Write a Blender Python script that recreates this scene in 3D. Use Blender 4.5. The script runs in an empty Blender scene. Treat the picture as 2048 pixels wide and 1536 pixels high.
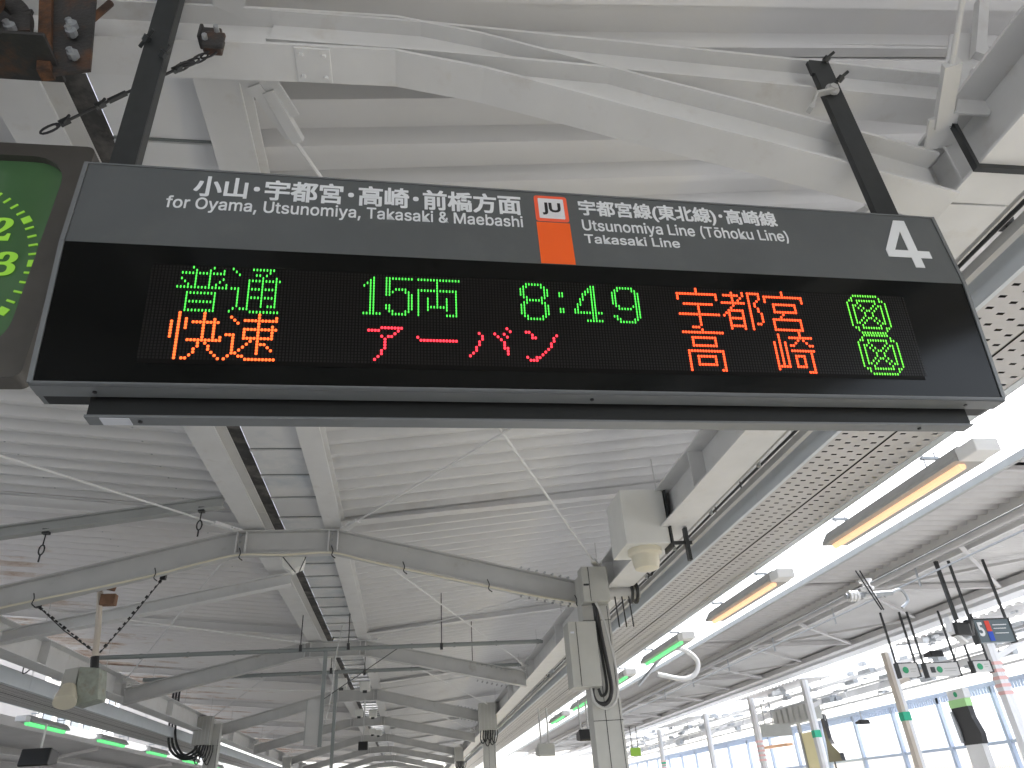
import bpy, bmesh, math, random
from mathutils import Vector, Matrix
random.seed(7)
sc = bpy.context.scene
C = sc.collection
V = Vector

# ------------------------------------------------------------------ camera
cam_d = bpy.data.cameras.new('camera'); cam = bpy.data.objects.new('camera', cam_d); C.objects.link(cam)
Xc = V((0.991, -0.122, -0.059)); Dn = V((0.011, 0.508, -0.861)); Fw = V((0.135, 0.853, 0.505))
Fw.normalize(); Xc = (Xc - Fw * Xc.dot(Fw)).normalized(); Up = Xc.cross(Fw).normalized()
M = Matrix(((Xc.x, Up.x, -Fw.x, 0), (Xc.y, Up.y, -Fw.y, 0), (Xc.z, Up.z, -Fw.z, 0), (0, 0, 0, 1)))
cam.matrix_world = M
cam_d.sensor_width = 36; cam_d.lens = 25.35; cam_d.clip_end = 3000; cam_d.clip_start = 0.05
cam_d.dof.use_dof = True; cam_d.dof.focus_distance = 2.0; cam_d.dof.aperture_fstop = 20.0
sc.camera = cam

# ------------------------------------------------------------------ sky, sun, exposure
w = bpy.data.worlds.new("World"); sc.world = w; w.use_nodes = True
nt = w.node_tree; bg = nt.nodes['Background']
sky = nt.nodes.new('ShaderNodeTexSky'); sky.sky_type = 'NISHITA'; sky.sun_disc = False
SE, SR = math.radians(48), math.radians(60)
sky.sun_elevation = SE; sky.sun_rotation = SR; sky.dust_density = 4.0; sky.air_density = 1.0
hsv = nt.nodes.new('ShaderNodeHueSaturation'); hsv.inputs['Saturation'].default_value = 0.45
nt.links.new(sky.outputs[0], hsv.inputs['Color']); nt.links.new(hsv.outputs[0], bg.inputs[0])
bg.inputs[1].default_value = 0.15
sl = bpy.data.lights.new('sun', 'SUN'); so = bpy.data.objects.new('sun', sl); C.objects.link(so)
sl.energy = 1.5; sl.angle = math.radians(14); sl.color = (1, 0.985, 0.96)
sd = V((math.sin(SR) * math.cos(SE), math.cos(SR) * math.cos(SE), math.sin(SE)))
so.rotation_euler = (-sd).to_track_quat('-Z', 'Y').to_euler()
sc.view_settings.view_transform = 'Standard'; sc.view_settings.look = 'None'
sc.view_settings.exposure = 2.2; sc.view_settings.gamma = 1; sc.view_settings.use_curve_mapping = False
sc.render.engine = 'CYCLES'; sc.cycles.use_denoising = True
sc.cycles.max_bounces = 10; sc.cycles.diffuse_bounces = 6; sc.cycles.sample_clamp_indirect = 6

# ------------------------------------------------------------------ materials
MATS = {}
def mat(name, col, rough=0.5, metal=0.0, var=0.0, vscale=3.0, col2=None, c2amt=0.0, c2scale=1.5, bump=0.0, bscale=60, emit=None, es=0.0, spec=0.5, coat=0.0, alpha=None):
    m = bpy.data.materials.new(name); m.use_nodes = True
    n = m.node_tree; b = n.nodes['Principled BSDF']
    b.inputs['Roughness'].default_value = rough; b.inputs['Metallic'].default_value = metal
    b.inputs['Specular IOR Level'].default_value = spec; b.inputs['Coat Weight'].default_value = coat
    b.inputs['Base Color'].default_value = (*col, 1)
    if var > 0 or col2:
        tc = n.nodes.new('ShaderNodeTexCoord')
        src = None
        no = n.nodes.new('ShaderNodeTexNoise'); no.inputs['Scale'].default_value = vscale; no.inputs['Detail'].default_value = 6
        n.links.new(tc.outputs['Object'], no.inputs['Vector'])
        mr = n.nodes.new('ShaderNodeMapRange'); mr.inputs[1].default_value = 0.3; mr.inputs[2].default_value = 0.7
        mr.inputs[3].default_value = 1 - var; mr.inputs[4].default_value = 1 + var * 0.4
        n.links.new(no.outputs['Fac'], mr.inputs[0])
        mul = n.nodes.new('ShaderNodeMixRGB'); mul.blend_type = 'MULTIPLY'; mul.inputs[0].default_value = 1
        mul.inputs[1].default_value = (*col, 1); n.links.new(mr.outputs[0], mul.inputs[2]); src = mul.outputs[0]
        if col2:
            n2 = n.nodes.new('ShaderNodeTexNoise'); n2.inputs['Scale'].default_value = c2scale; n2.inputs['Detail'].default_value = 9; n2.inputs['Roughness'].default_value = 0.65
            n.links.new(tc.outputs['Object'], n2.inputs['Vector'])
            cr = n.nodes.new('ShaderNodeMapRange'); cr.inputs[1].default_value = 1 - c2amt - 0.12; cr.inputs[2].default_value = 1 - c2amt + 0.08
            n.links.new(n2.outputs['Fac'], cr.inputs[0])
            mx = n.nodes.new('ShaderNodeMixRGB'); n.links.new(cr.outputs[0], mx.inputs[0]); n.links.new(src, mx.inputs[1]); mx.inputs[2].default_value = (*col2, 1)
            src = mx.outputs[0]
        n.links.new(src, b.inputs['Base Color'])
    if bump > 0:
        tc = n.nodes.new('ShaderNodeTexCoord'); nb = n.nodes.new('ShaderNodeTexNoise'); nb.inputs['Scale'].default_value = bscale
        n.links.new(tc.outputs['Object'], nb.inputs['Vector'])
        bu = n.nodes.new('ShaderNodeBump'); bu.inputs['Strength'].default_value = bump; bu.inputs['Distance'].default_value = 0.01
        n.links.new(nb.outputs['Fac'], bu.inputs['Height']); n.links.new(bu.outputs[0], b.inputs['Normal'])
    if emit:
        b.inputs['Emission Color'].default_value = (*emit, 1); b.inputs['Emission Strength'].default_value = es
    MATS[name] = m
    return m
mat('sheet', (0.65, 0.648, 0.645), 0.40, 0, 0.05, 1.5, (0.50, 0.47, 0.45), 0.27, 0.5)
mat('sheet_rusty', (0.62, 0.60, 0.60), 0.45, 0, 0.10, 2.0, (0.36, 0.20, 0.12), 0.37, 0.6)
m_ = MATS['sheet_rusty']; n_ = m_.node_tree
tc_ = n_.nodes.new('ShaderNodeTexCoord'); mp_ = n_.nodes.new('ShaderNodeMapping'); mp_.inputs['Scale'].default_value = (0.35, 1.3, 1.0)
nz_ = n_.nodes.new('ShaderNodeTexNoise'); nz_.inputs['Scale'].default_value = 1.2; nz_.inputs['Detail'].default_value = 10; nz_.inputs['Roughness'].default_value = 0.7
n_.links.new(tc_.outputs['Object'], mp_.inputs[0]); n_.links.new(mp_.outputs[0], nz_.inputs['Vector'])
sx_ = n_.nodes.new('ShaderNodeSeparateXYZ'); n_.links.new(tc_.outputs['Object'], sx_.inputs[0])
mx_ = n_.nodes.new('ShaderNodeMapRange'); mx_.inputs[1].default_value = -1.5; mx_.inputs[2].default_value = -6.5; mx_.inputs[3].default_value = -0.17; mx_.inputs[4].default_value = 0.06
n_.links.new(sx_.outputs[0], mx_.inputs[0]); ad_ = n_.nodes.new('ShaderNodeMath'); n_.links.new(nz_.outputs['Fac'], ad_.inputs[0]); n_.links.new(mx_.outputs[0], ad_.inputs[1])
cr_ = n_.nodes.new('ShaderNodeValToRGB'); e_ = cr_.color_ramp.elements
e_[0].position = 0.50; e_[0].color = (0.67, 0.66, 0.655, 1); e_[1].position = 0.66; e_[1].color = (0.27, 0.17, 0.11, 1)
q_ = e_.new(0.57); q_.color = (0.54, 0.46, 0.40, 1)
n_.links.new(ad_.outputs[0], cr_.inputs[0]); n_.links.new(cr_.outputs[0], n_.nodes['Principled BSDF'].inputs['Base Color'])
mat('gutter', (0.86, 0.86, 0.86), 0.24, 0.10, 0.06, 1.2, (0.55, 0.61, 0.67), 0.40, 0.9, coat=0.6)
mat('white_steel', (0.67, 0.67, 0.665), 0.42, 0, 0.06, 4, (0.57, 0.55, 0.52), 0.31, 5.0)
mat('grey_steel', (0.36, 0.37, 0.36), 0.45, 0, 0.10, 4, (0.25, 0.22, 0.19), 0.27, 2.5)
mat('beam_grey', (0.47, 0.47, 0.46), 0.45, 0, 0.10, 3, (0.28, 0.25, 0.21), 0.28, 2.5)
mat('pipe_dark', (0.23, 0.25, 0.245), 0.5, 0.1)
mat('galv', (0.42, 0.44, 0.46), 0.35, 0.6, 0.15, 12)
mat('cream', (0.62, 0.58, 0.46), 0.35)
mat('box_white', (0.66, 0.66, 0.63), 0.4, 0, 0.05, 5)
mat('cabinet_grey', (0.42, 0.42, 0.39), 0.45, 0, 0.06, 6)
mat('column_grey', (0.46, 0.46, 0.435), 0.45, 0, 0.06, 6, (0.30, 0.27, 0.23), 0.24, 4)
mat('dark_steel', (0.034, 0.037, 0.038), 0.38, 0.2, 0.2, 20)
mat('black_rubber', (0.018, 0.018, 0.02), 0.5)
mat('black_plastic', (0.012, 0.012, 0.013), 0.4)
mat('rust', (0.055, 0.033, 0.024), 0.8, 0.1, 0.4, 14, (0.16, 0.07, 0.03), 0.45, 9, 0.4, 80)
mat('rust_grey', (0.048, 0.046, 0.046), 0.6, 0.2, 0.3, 9, (0.13, 0.06, 0.03), 0.36, 7, 0.3, 80)
mat('rust_light', (0.22, 0.12, 0.07), 0.8, 0, 0.3, 12)
mat('sign_grey', (0.095, 0.103, 0.106), 0.42, 0, 0.08, 5, (0.105, 0.112, 0.113), 0.36, 7)
mat('sign_frame', (0.17, 0.18, 0.187), 0.38, 0.2, 0.05, 15)
mat('sign_dark', (0.008, 0.009, 0.009), 0.45, 0)
mat('panel_black', (0.0012, 0.0016, 0.0013), 0.14, 0, spec=0.22)
mat('led_module', (0.0030, 0.0026, 0.0022), 0.42, 0, spec=0.10)
mat('led_unlit', (0.0048, 0.0035, 0.0030), 0.3, 0, spec=0.3)
mat('letter', (0.74, 0.76, 0.78), 0.4)
mat('orange', (0.92, 0.12, 0.01), 0.4)
mat('orange_soft', (0.90, 0.12, 0.05), 0.4)
mat('badge_white', (0.72, 0.72, 0.74), 0.4)
mat('badge_black', (0.012, 0.012, 0.014), 0.4)
mat('sticker', (0.55, 0.57, 0.62), 0.5)
mat('led_green', (0.0, 0.1, 0.0), 0.5, emit=(0.10, 1.0, 0.10), es=0.30)
mat('led_orange', (0.1, 0.02, 0.0), 0.5, emit=(1.0, 0.115, 0.022), es=0.62)
mat('led_scarlet', (0.1, 0.01, 0.0), 0.5, emit=(1.0, 0.075, 0.018), es=0.62)
mat('led_red', (0.1, 0.0, 0.0), 0.5, emit=(1.0, 0.030, 0.050), es=0.70)
mat('led_lime', (0.0, 0.1, 0.0), 0.5, emit=(0.20, 1.0, 0.08), es=0.30)
mat('clock_case', (0.080, 0.074, 0.066), 0.5, 0.1, 0.15, 10)
mat('clock_dial', (0.075, 0.165, 0.072), 0.22, 0, 0.08, 3, coat=0.4)
mat('clock_mark', (0.32, 0.62, 0.06), 0.5, emit=(0.30, 0.75, 0.05), es=0.05)
mat('lamp_body', (0.42, 0.42, 0.41), 0.45, 0, 0.05, 9)
mat('lamp_orange', (0.8, 0.4, 0.2), 0.5, emit=(1.0, 0.54, 0.32), es=0.26)
mat('lamp_green', (0.2, 0.8, 0.3), 0.5, emit=(0.16, 1.0, 0.30), es=0.18)
mat('lamp_white', (0.8, 0.8, 0.8), 0.4)
mat('lamp_cover_lit', (0.8, 0.8, 0.8), 0.4, emit=(1, 1, 1), es=0.20)
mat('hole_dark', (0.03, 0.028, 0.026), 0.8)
mat('gap_shade', (0.05, 0.05, 0.05), 0.7, 0, 0.5, 6, (0.16, 0.15, 0.14), 0.42, 5)  # dark colour painted as the shade in the gutter opening
mat('duct_white', (0.53, 0.52, 0.515), 0.45, 0, 0.05, 5)
mat('duct_blue', (0.60, 0.64, 0.67), 0.4, 0, 0.05, 5)
mat('pale_green', (0.30, 0.325, 0.275), 0.5, 0, 0.25, 12, (0.22, 0.17, 0.12), 0.34, 9)
mat('canopy2', (0.62, 0.615, 0.61), 0.5, 0, 0.08, 1.5)
mat('tape_green', (0.02, 0.42, 0.24), 0.5)
mat('wood_col', (0.56, 0.50, 0.43), 0.6)  # brown paled so that overexposure sits in the colour
mat('fence_blue', (0.40, 0.47, 0.58), 0.45)
mat('panel_white', (0.80, 0.81, 0.83), 0.5)
m_ = mat('panel_translucent', (0.80, 0.82, 0.84), 0.4); nn = m_.node_tree
tl = nn.nodes.new('ShaderNodeBsdfTranslucent'); tl.inputs[0].default_value = (0.85, 0.87, 0.90, 1); mxs = nn.nodes.new('ShaderNodeMixShader'); mxs.inputs[0].default_value = 0.75
nn.links.new(nn.nodes['Principled BSDF'].outputs[0], mxs.inputs[1]); nn.links.new(tl.outputs[0], mxs.inputs[2]); nn.links.new(mxs.outputs[0], nn.nodes['Material Output'].inputs[0])
mat('yellow', (0.82, 0.74, 0.42), 0.5)  # paled yellow, overexposure put into the colour
mat('orange_pale', (0.80, 0.48, 0.28), 0.5)
mat('sign_green', (0.02, 0.30, 0.13), 0.5)
mat('pale_lime', (0.36, 0.62, 0.26), 0.5)
mat('lime', (0.32, 0.55, 0.06), 0.5)
mat('sign5_grey', (0.10, 0.135, 0.155), 0.4)
mat('red', (0.65, 0.05, 0.03), 0.5)
mat('blue', (0.01, 0.07, 0.5), 0.5)
mat('concrete', (0.44, 0.44, 0.435), 0.85, 0, 0.15, 1.2, (0.34, 0.34, 0.33), 0.4, 3)
mat('ballast', (0.29, 0.285, 0.28), 0.95, 0, 0.4, 25, bump=1.0, bscale=30)
mat('rail_steel', (0.25, 0.2, 0.17), 0.4, 0.7)
mat('yellow_tile', (0.65, 0.50, 0.08), 0.7)
mat('warning_red', (0.80, 0.50, 0.48), 0.5)  # red washed out in the colour to look overexposed
mat('far_building', (0.46, 0.44, 0.42), 0.7, 0, 0.1, 0.5)
mat('window_glass', (0.08, 0.10, 0.13), 0.1)

# ------------------------------------------------------------------ mesh helpers
class MB:
    def __init__(s): s.v = []; s.f = []
    def add(s, vs, fs):
        o = len(s.v); s.v += [tuple(v) for v in vs]; s.f += [tuple(i + o for i in f) for f in fs]; return s
    def box(s, x0, x1, y0, y1, z0, z1):
        vs = [(x, y, z) for z in (z0, z1) for y in (y0, y1) for x in (x0, x1)]
        return s.add(vs, [(0, 2, 3, 1), (4, 5, 7, 6), (0, 1, 5, 4), (2, 6, 7, 3), (0, 4, 6, 2), (1, 3, 7, 5)])
    def bar(s, a, b, w, h, up=(0, 0, 1)):          # rectangular bar from a to b
        a, b = V(a), V(b); d = (b - a).normalized(); u = V(up)
        if abs(d.dot(u)) > 0.98: u = V((0, 1, 0))
        sx = d.cross(u).normalized() * w / 2; sy = sx.cross(d).normalized() * h / 2
        vs = [p + i * sx + j * sy for p in (a, b) for i, j in ((-1, -1), (1, -1), (1, 1), (-1, 1))]
        return s.add(vs, [(0, 1, 2, 3), (7, 6, 5, 4), (0, 4, 5, 1), (1, 5, 6, 2), (2, 6, 7, 3), (3, 7, 4, 0)])
    def tube(s, pts, r, n=8, cap=True):
        pts = [V(p) for p in pts]; rings = []; o = len(s.v); prev = None
        for i, p in enumerate(pts):
            d = (pts[min(i + 1, len(pts) - 1)] - pts[max(i - 1, 0)]).normalized()
            u = prev if prev is not None else (V((0, 0, 1)) if abs(d.z) < 0.9 else V((1, 0, 0)))
            a = (u - d * u.dot(d)).normalized(); prev = a; b = d.cross(a)
            rr = r[i] if isinstance(r, (list, tuple)) else r
            s.v += [tuple(p + (a * math.cos(2 * math.pi * k / n) + b * math.sin(2 * math.pi * k / n)) * rr) for k in range(n)]
        for i in range(len(pts) - 1):
            for k in range(n):
                k2 = (k + 1) % n
                s.f.append((o + i * n + k, o + i * n + k2, o + (i + 1) * n + k2, o + (i + 1) * n + k))
        if cap:
            s.f.append(tuple(o + k for k in range(n))[::-1]); s.f.append(tuple(o + (len(pts) - 1) * n + k for k in range(n)))
        return s
    def prism(s, prof, fn, t0, t1):                # closed profile (a, b) swept between fn(a, b, t0) and fn(a, b, t1)
        n = len(prof); vs = [fn(a, b, t) for t in (t0, t1) for a, b in prof]
        fs = [tuple(range(n))[::-1], tuple(range(n, 2 * n))] + [(i, (i + 1) % n, n + (i + 1) % n, n + i) for i in range(n)]
        return s.add(vs, fs)
    def poly_extrude(s, pts, fn, d0, d1):
        return s.prism(pts, fn, d0, d1)

def label(o, lab=None, cat=None, group=None, kind=None):
    if lab: o['label'] = lab
    if cat: o['category'] = cat
    if group: o['group'] = group
    if kind: o['kind'] = kind
    return o
def root_off(p):
    t = V((0, 0, 0))
    while p is not None:
        t += p.location; p = p.parent
    return t
def build(mb, name, m, parent=None, local=False, bev=0, smooth=False, loc=None):
    me = bpy.data.meshes.new(name)
    off = V((0, 0, 0)) if local else (root_off(parent) if parent else (V(loc) if loc else V((0, 0, 0))))
    me.from_pydata([(x - off.x, y - off.y, z - off.z) for x, y, z in mb.v], [], mb.f)
    bm = bmesh.new(); bm.from_mesh(me); bmesh.ops.recalc_face_normals(bm, faces=bm.faces); bm.to_mesh(me); bm.free()
    me.materials.append(MATS[m])
    if smooth:
        for p in me.polygons: p.use_smooth = True
        me.set_sharp_from_angle(angle=math.radians(35))
    o = bpy.data.objects.new(name, me); C.objects.link(o)
    if parent: o.parent = parent
    elif loc: o.location = loc
    if bev:
        b = o.modifiers.new('bevel', 'BEVEL'); b.width = bev; b.segments = 2; b.limit_method = 'ANGLE'
    return o
def thing(name, lab, cat, loc=(0, 0, 0), group=None):
    o = bpy.data.objects.new(name, None); C.objects.link(o); o.location = loc; o.empty_display_size = 0.1
    return label(o, lab, cat, group)
def copy_tree(o, parent=None):
    c = o.copy(); C.objects.link(c)
    if parent: c.parent = parent
    for ch in list(o.children): copy_tree(ch, c)
    return c
def dup(o, delta, lab=None):
    c = copy_tree(o); c.location = o.location + V(delta)
    if lab: c['label'] = lab
    return c
def cyl(c, r, h, axis='z', n=12):
    c = V(c); a = {'x': V((1, 0, 0)), 'y': V((0, 1, 0)), 'z': V((0, 0, 1))}[axis]
    return MB().tube([c - a * h / 2, c + a * h / 2], r, n)

# ------------------------------------------------------------------ ground, platforms, tracks
GZ = -1.6
def struct(mb, name, m, kind='structure'):
    o = build(mb, name, m); o['kind'] = kind; return o
struct(MB().box(-400, 400, -200, 900, -3.2, -2.75), 'ground', 'ballast')
struct(MB().box(-6.6, 3.95, -25, 110, -2.74, GZ), 'platform', 'concrete')
struct(MB().box(8.1, 15.6, -25, 130, -2.74, GZ), 'far_platform', 'concrete')
struct(MB().box(-17.5, -10.2, -25, 130, -2.74, GZ), 'left_platform', 'concrete')
for i, x0 in enumerate((3.15, -6.1)):
    struct(MB().box(x0, x0 + 0.3, -25, 110, GZ, GZ + 0.006), 'tactile_strip', 'yellow_tile')
for x0 in (5.2, 6.6, -8.0, -9.2):
    struct(MB().box(x0, x0 + 0.07, -25, 130, -2.745, -2.6), 'rail_track', 'rail_steel')

# ------------------------------------------------------------------ main canopy
CX = -1.41
F0, DF = 1.95, 6.22
FR = [F0 + DF * k for k in range(-2, 10)]; KN = 2          # frame positions; unseen bays behind the camera are set to shape the light
def roofz(x):
    return 3.2 + 0.095 * (x + 0.87) if x > -0.87 else 3.2 + 0.10 * (-1.95 - x)
canopy = thing('platform_canopy', 'white steel canopy over the platform, ribbed butterfly roof draining to a middle gutter', 'canopy', (CX, 0, GZ))
PITCH = 0.297
def sheet(x0, x1, y0, y1, name, m, parent, zf, pitch=PITCH, h=0.085, th=0.004):
    prof = []; y = y0
    while y < y1 - 0.01:
        for dy, z in ((0, 0), (0.17, 0), (0.33, 1), (0.84, 1)):
            prof.append((y + dy * pitch, z * h))
        y += pitch
    prof.append((y, 0))
    mb = MB()
    top = []
    xs = [x0, x1]
    for x in xs: mb.v += [(x, yy, zf(x) + z) for yy, z in prof]
    for x in xs: mb.v += [(x, yy, zf(x) + z + th) for yy, z in prof]
    n = len(prof)
    for i in range(n - 1):
        mb.f.append((i, i + 1, n + i + 1, n + i)); mb.f.append((2 * n + i, 3 * n + i, 3 * n + i + 1, 2 * n + i + 1))
        mb.f.append((i, 2 * n + i, 2 * n + i + 1, i + 1)); mb.f.append((n + i, n + i + 1, 3 * n + i + 1, 3 * n + i))
    return build(mb, name, m, parent)
for k in range(len(FR) - 1):
    y0, y1 = FR[k] + 0.25, FR[k + 1] + 0.25
    y1s = y0 + round((y1 - y0) / PITCH) * PITCH - 0.02
    rusty = k >= KN + 1
    sheet(-8.5, -1.93, y0, y1s, 'roof_sheet', 'sheet_rusty' if rusty else 'sheet', canopy, roofz)
    sheet(-0.89, 5.6, y0, y1s, 'roof_sheet', 'sheet', canopy, roofz)
    # gutter trough with cross seams between the two gutter beams
    g = MB()
    ny = 10; dy = (y1 - y0) / ny
    for j in range(ny):
        a = y0 + j * dy
        g.box(-1.55, -0.86, a, a + dy - 0.03, 3.105, 3.112)
        g.box(-1.55, -0.86, a + dy - 0.035, a + dy + 0.005, 3.085, 3.104)
    g.box(-1.955, -1.935, y0, y1, 3.10, 3.30); g.box(-0.885, -0.865, y0, y1, 3.10, 3.30)
    gs = MB()
    for j in range(ny): gs.box(-1.55, -1.0, y0 + (j + 1) * dy - 0.050, y0 + (j + 1) * dy - 0.036, 3.098, 3.1045)
    build(gs, 'gutter_seam', 'pipe_dark', canopy)['kind'] = 'stuff'
    build(g, 'valley_gutter', 'gutter', canopy)['kind'] = 'stuff'
    build(MB().box(-1.96, -1.552, y0, y1, 3.10, 3.105), 'gutter_gap_shade', 'gap_shade', canopy)  # solid dark strip standing in for the shaded opening beside the beam

def ibeam_y(x, y0, y1, zb, h, wd, name, m, tf=0.014, tw=0.010):
    mb = MB(); mb.box(x - wd / 2, x + wd / 2, y0, y1, zb, zb + tf); mb.box(x - tw / 2, x + tw / 2, y0, y1, zb + tf, zb + h - tf)
    mb.box(x - wd / 2, x + wd / 2, y0, y1, zb + h - tf, zb + h)
    return build(mb, name, m, canopy, bev=0.002)
for k in range(len(FR) - 1):
    a, b = FR[k] + 0.005, FR[k + 1] - 0.005
    ibeam_y(-1.79, a, b, 2.90, 0.195, 0.25, 'gutter_beam', 'white_steel')
    ibeam_y(-0.90, a, b, 2.90, 0.195, 0.20, 'gutter_beam', 'white_steel')
    for x in (2.32, -5.14):
        ibeam_y(x, a, b, 2.05, 0.35, 0.29, 'eave_beam', 'white_steel')
        st = MB()
        for yy in (a + 0.1, (a + b) / 2, b - 0.1):
            st.box(x - 0.13, x + 0.13, yy, yy + 0.01, 2.066, 2.384)
        build(st, 'stiffener', 'white_steel', canopy)['kind'] = 'stuff'

def arm(pts, yc, h, wd, name, m, fl=0.014):
    """I section following pts (x, z of underside); flange width wd in y"""
    mb = MB()
    for (xa, za), (xb, zb_) in zip(pts[:-1], pts[1:]):
        def quadbox(y0, y1, d0, d1):
            vs = [(xa, y0, za + d0), (xb, y0, zb_ + d0), (xa, y1, za + d0), (xb, y1, zb_ + d0), (xa, y0, za + d1), (xb, y0, zb_ + d1), (xa, y1, za + d1), (xb, y1, zb_ + d1)]
            mb.add(vs, [(0, 2, 3, 1), (4, 5, 7, 6), (0, 1, 5, 4), (2, 6, 7, 3), (0, 4, 6, 2), (1, 3, 7, 5)])
        quadbox(yc - wd / 2, yc + wd / 2, 0, fl); quadbox(yc - 0.005, yc + 0.005, fl, h - fl); quadbox(yc - wd / 2, yc + wd / 2, h - fl, h)
    return build(mb, name, m, canopy)
def bolts(cs, axis='y', r=0.013, h=0.02, parent=None, m='galv'):
    mb = MB()
    for c in cs:
        t = cyl(c, r, h, axis, 6); mb.add(t.v, t.f)
    o = build(mb, 'bolt', m, parent)
    if len(cs) > 1: o['kind'] = 'stuff'
    return o
# nearest frame: level rafter and descending haunched arm
y = F0
fa = arm([(-5.0, 2.05), (-2.4, 2.56), (-1.9, 2.60), (-0.45, 2.66), (-0.09, 2.67), (0.27, 2.60), (0.64, 2.49), (0.99, 2.38), (1.41, 2.26), (1.83, 2.13), (2.17, 2.02)], y, 0.24, 0.17, 'frame_beam', 'white_steel')
fa2 = arm([(-0.6, 2.69), (0.05, 2.69), (1.0, 2.655), (2.45, 2.60)], y - 0.013, 0.20, 0.14, 'rafter', 'white_steel')
for k, yf in enumerate(FR):
    if k == KN: continue
    big = (k - KN) % 2 == 1
    pts_r = [(CX, 2.60), (-0.87, 2.60), (1.90 if big else 2.17, 1.93)]
    pts_l = [(CX, 2.60), (-1.95, 2.60), (-4.73 if big else -4.99, 1.93)]
    a1 = arm(pts_r, yf + 0.07, 0.27, 0.16, 'frame_beam', 'beam_grey'); a2 = arm(pts_l, yf + 0.07, 0.27, 0.16, 'frame_beam', 'beam_grey')
    a1['label'] = 'right arm of roof frame'; del a1['label']
    # stiffeners and bolt rows
    sb = MB()
    for x in (-1.96, -1.86, -0.95, -0.85): sb.box(x, x + 0.012, yf - 0.005, yf + 0.065, 2.614, 2.856)
    build(sb, 'stiffener', 'white_steel', a1)['kind'] = 'stuff'
    if yf < 25 and yf > 0:
        cs = [(x, yf - 0.02, z) for x in (-1.91, -0.90) for z in (2.67, 2.74, 2.81)]
        cs += [(1.25 + 0.09 * i, yf - 0.025, 1.93 + (1.90 - (1.25 + 0.09 * i)) * 0.242 + 0.30 - 0.02) for i in range(7)]
        bolts(cs, parent=a1)
        bs = MB()
        for i in range(7):
            xx = 1.25 + 0.09 * i; zz = 1.93 + (1.90 - xx) * 0.242
            for yy in (yf + 0.02, yf + 0.12):
                t = cyl((xx, yy, zz - 0.012), 0.013, 0.024, 'z', 6); bs.add(t.v, t.f)
                t = cyl((xx, yy, zz + 0.282), 0.013, 0.024, 'z', 6); bs.add(t.v, t.f)
        build(bs, 'bolt', 'grey_steel', a1)['kind'] = 'stuff'
for k, yf in enumerate(FR):
    yy = yf + 0.32
    arm([(-0.86, roofz(-0.86) - 0.16), (5.5, roofz(5.5) - 0.16)], yy, 0.155, 0.15, 'rafter', 'sheet')
    arm([(-8.4, roofz(-8.4) - 0.16), (-1.96, roofz(-1.96) - 0.16)], yy, 0.155, 0.15, 'rafter', 'sheet')
# the extra low beam behind the second frame on the left
for yy in (F0 + DF + 1.75,):
    arm([(-5.0, 2.08), (-1.60, 2.72)], yy, 0.16, 0.14, 'frame_beam', 'white_steel')
arm([(-4.99, 2.42), (-1.95, 2.86)], F0 + DF - 0.75, 0.12, 0.10, 'frame_beam', 'grey_steel')
# cross bracing rods
def rod(a, b, r=0.011):
    a, b = V(a), V(b); d = (b - a).normalized()
    o = build(MB().tube([a + d * 0.25, b - d * 0.25], r, 8), 'brace_rod', 'white_steel', canopy, smooth=True)
    for p, s in ((a, 1), (b, -1)):
        mb = MB().bar(p + d * s * 0.05, p + d * s * 0.34, 0.06, 0.035)
        mb.bar(p - d * s * 0.06, p + d * s * 0.10, 0.11, 0.014)
        build(mb, 'rod_clevis', 'white_steel', o)
for k in range(len(FR) - 1):
    a, b = FR[k] + 0.20, FR[k + 1] - 0.15
    rod((-0.74, a, 2.84), (2.14, b, 2.28)); rod((2.14, a, 2.28), (-0.74, b, 2.83))
    rod((-1.95, a, 2.84), (-4.97, b, 2.28)); rod((-4.97, a, 2.28), (-1.95, b, 2.83))
# big gusset plate at the near left node
gp = MB(); gp.bar((-0.72, 2.06, 2.86), (-0.58, 2.34, 2.80), 0.10, 0.012); gp.bar((-0.66, 2.22, 2.83), (-0.55, 2.44, 2.76), 0.055, 0.04)
o = build(gp, 'gusset_plate', 'white_steel', canopy, bev=0.002); bolts([(-0.70, 2.11, 2.845)], 'z', 0.018, 0.02, o, 'white_steel')
# gusset on the right eave beam
gp = MB()
def fx(a, b, t): return (a, t, b)
gp.prism([(2.15, 2.30), (2.32, 2.64), (2.49, 2.72), (2.50, 2.60), (2.38, 2.42), (2.30, 2.30)], fx, 1.70, 1.712)
gp.prism([(2.24, 2.62), (2.36, 2.86), (2.54, 2.90), (2.50, 2.70)], fx, 1.715, 1.727)
o = build(gp, 'gusset_plate', 'white_steel', canopy, bev=0.002)
bolts([(2.34, 1.69, 2.56)], 'y', 0.022, 0.02, o, 'white_steel')
build(MB().bar((2.39, 1.69, 2.66), (2.60, 1.69, 3.1), 0.045, 0.045), 'brace_rod', 'white_steel', canopy)
# splice strap on the eave beam
sp = MB(); sp.box(2.17, 2.475, 1.735, 1.76, 2.028, 2.05); sp.box(2.155, 2.172, 1.735, 1.76, 2.028, 2.30); sp.box(2.47, 3.1, 1.735, 1.76, 2.028, 2.05)
build(sp, 'splice_strap', 'dark_steel', canopy)
bolts([(2.15, 1.745, 2.29)], 'x', 0.018, 0.04, canopy, 'black_plastic')
# eave plates that continue right of the beam
build(MB().box(2.48, 2.60, -3, 60, 2.16, 2.30).box(2.62, 2.66, -3, 60, 2.05, 2.10), 'eave_rail', 'beam_grey', canopy)
# fascia
build(MB().box(5.6, 5.66, -5, 63, roofz(5.6) - 0.12, roofz(5.6) + 0.1), 'fascia', 'duct_white', canopy)
build(MB().box(-8.56, -8.5, -5, 63, roofz(-8.5) - 0.12, roofz(-8.5) + 0.1), 'fascia', 'duct_white', canopy)

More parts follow.
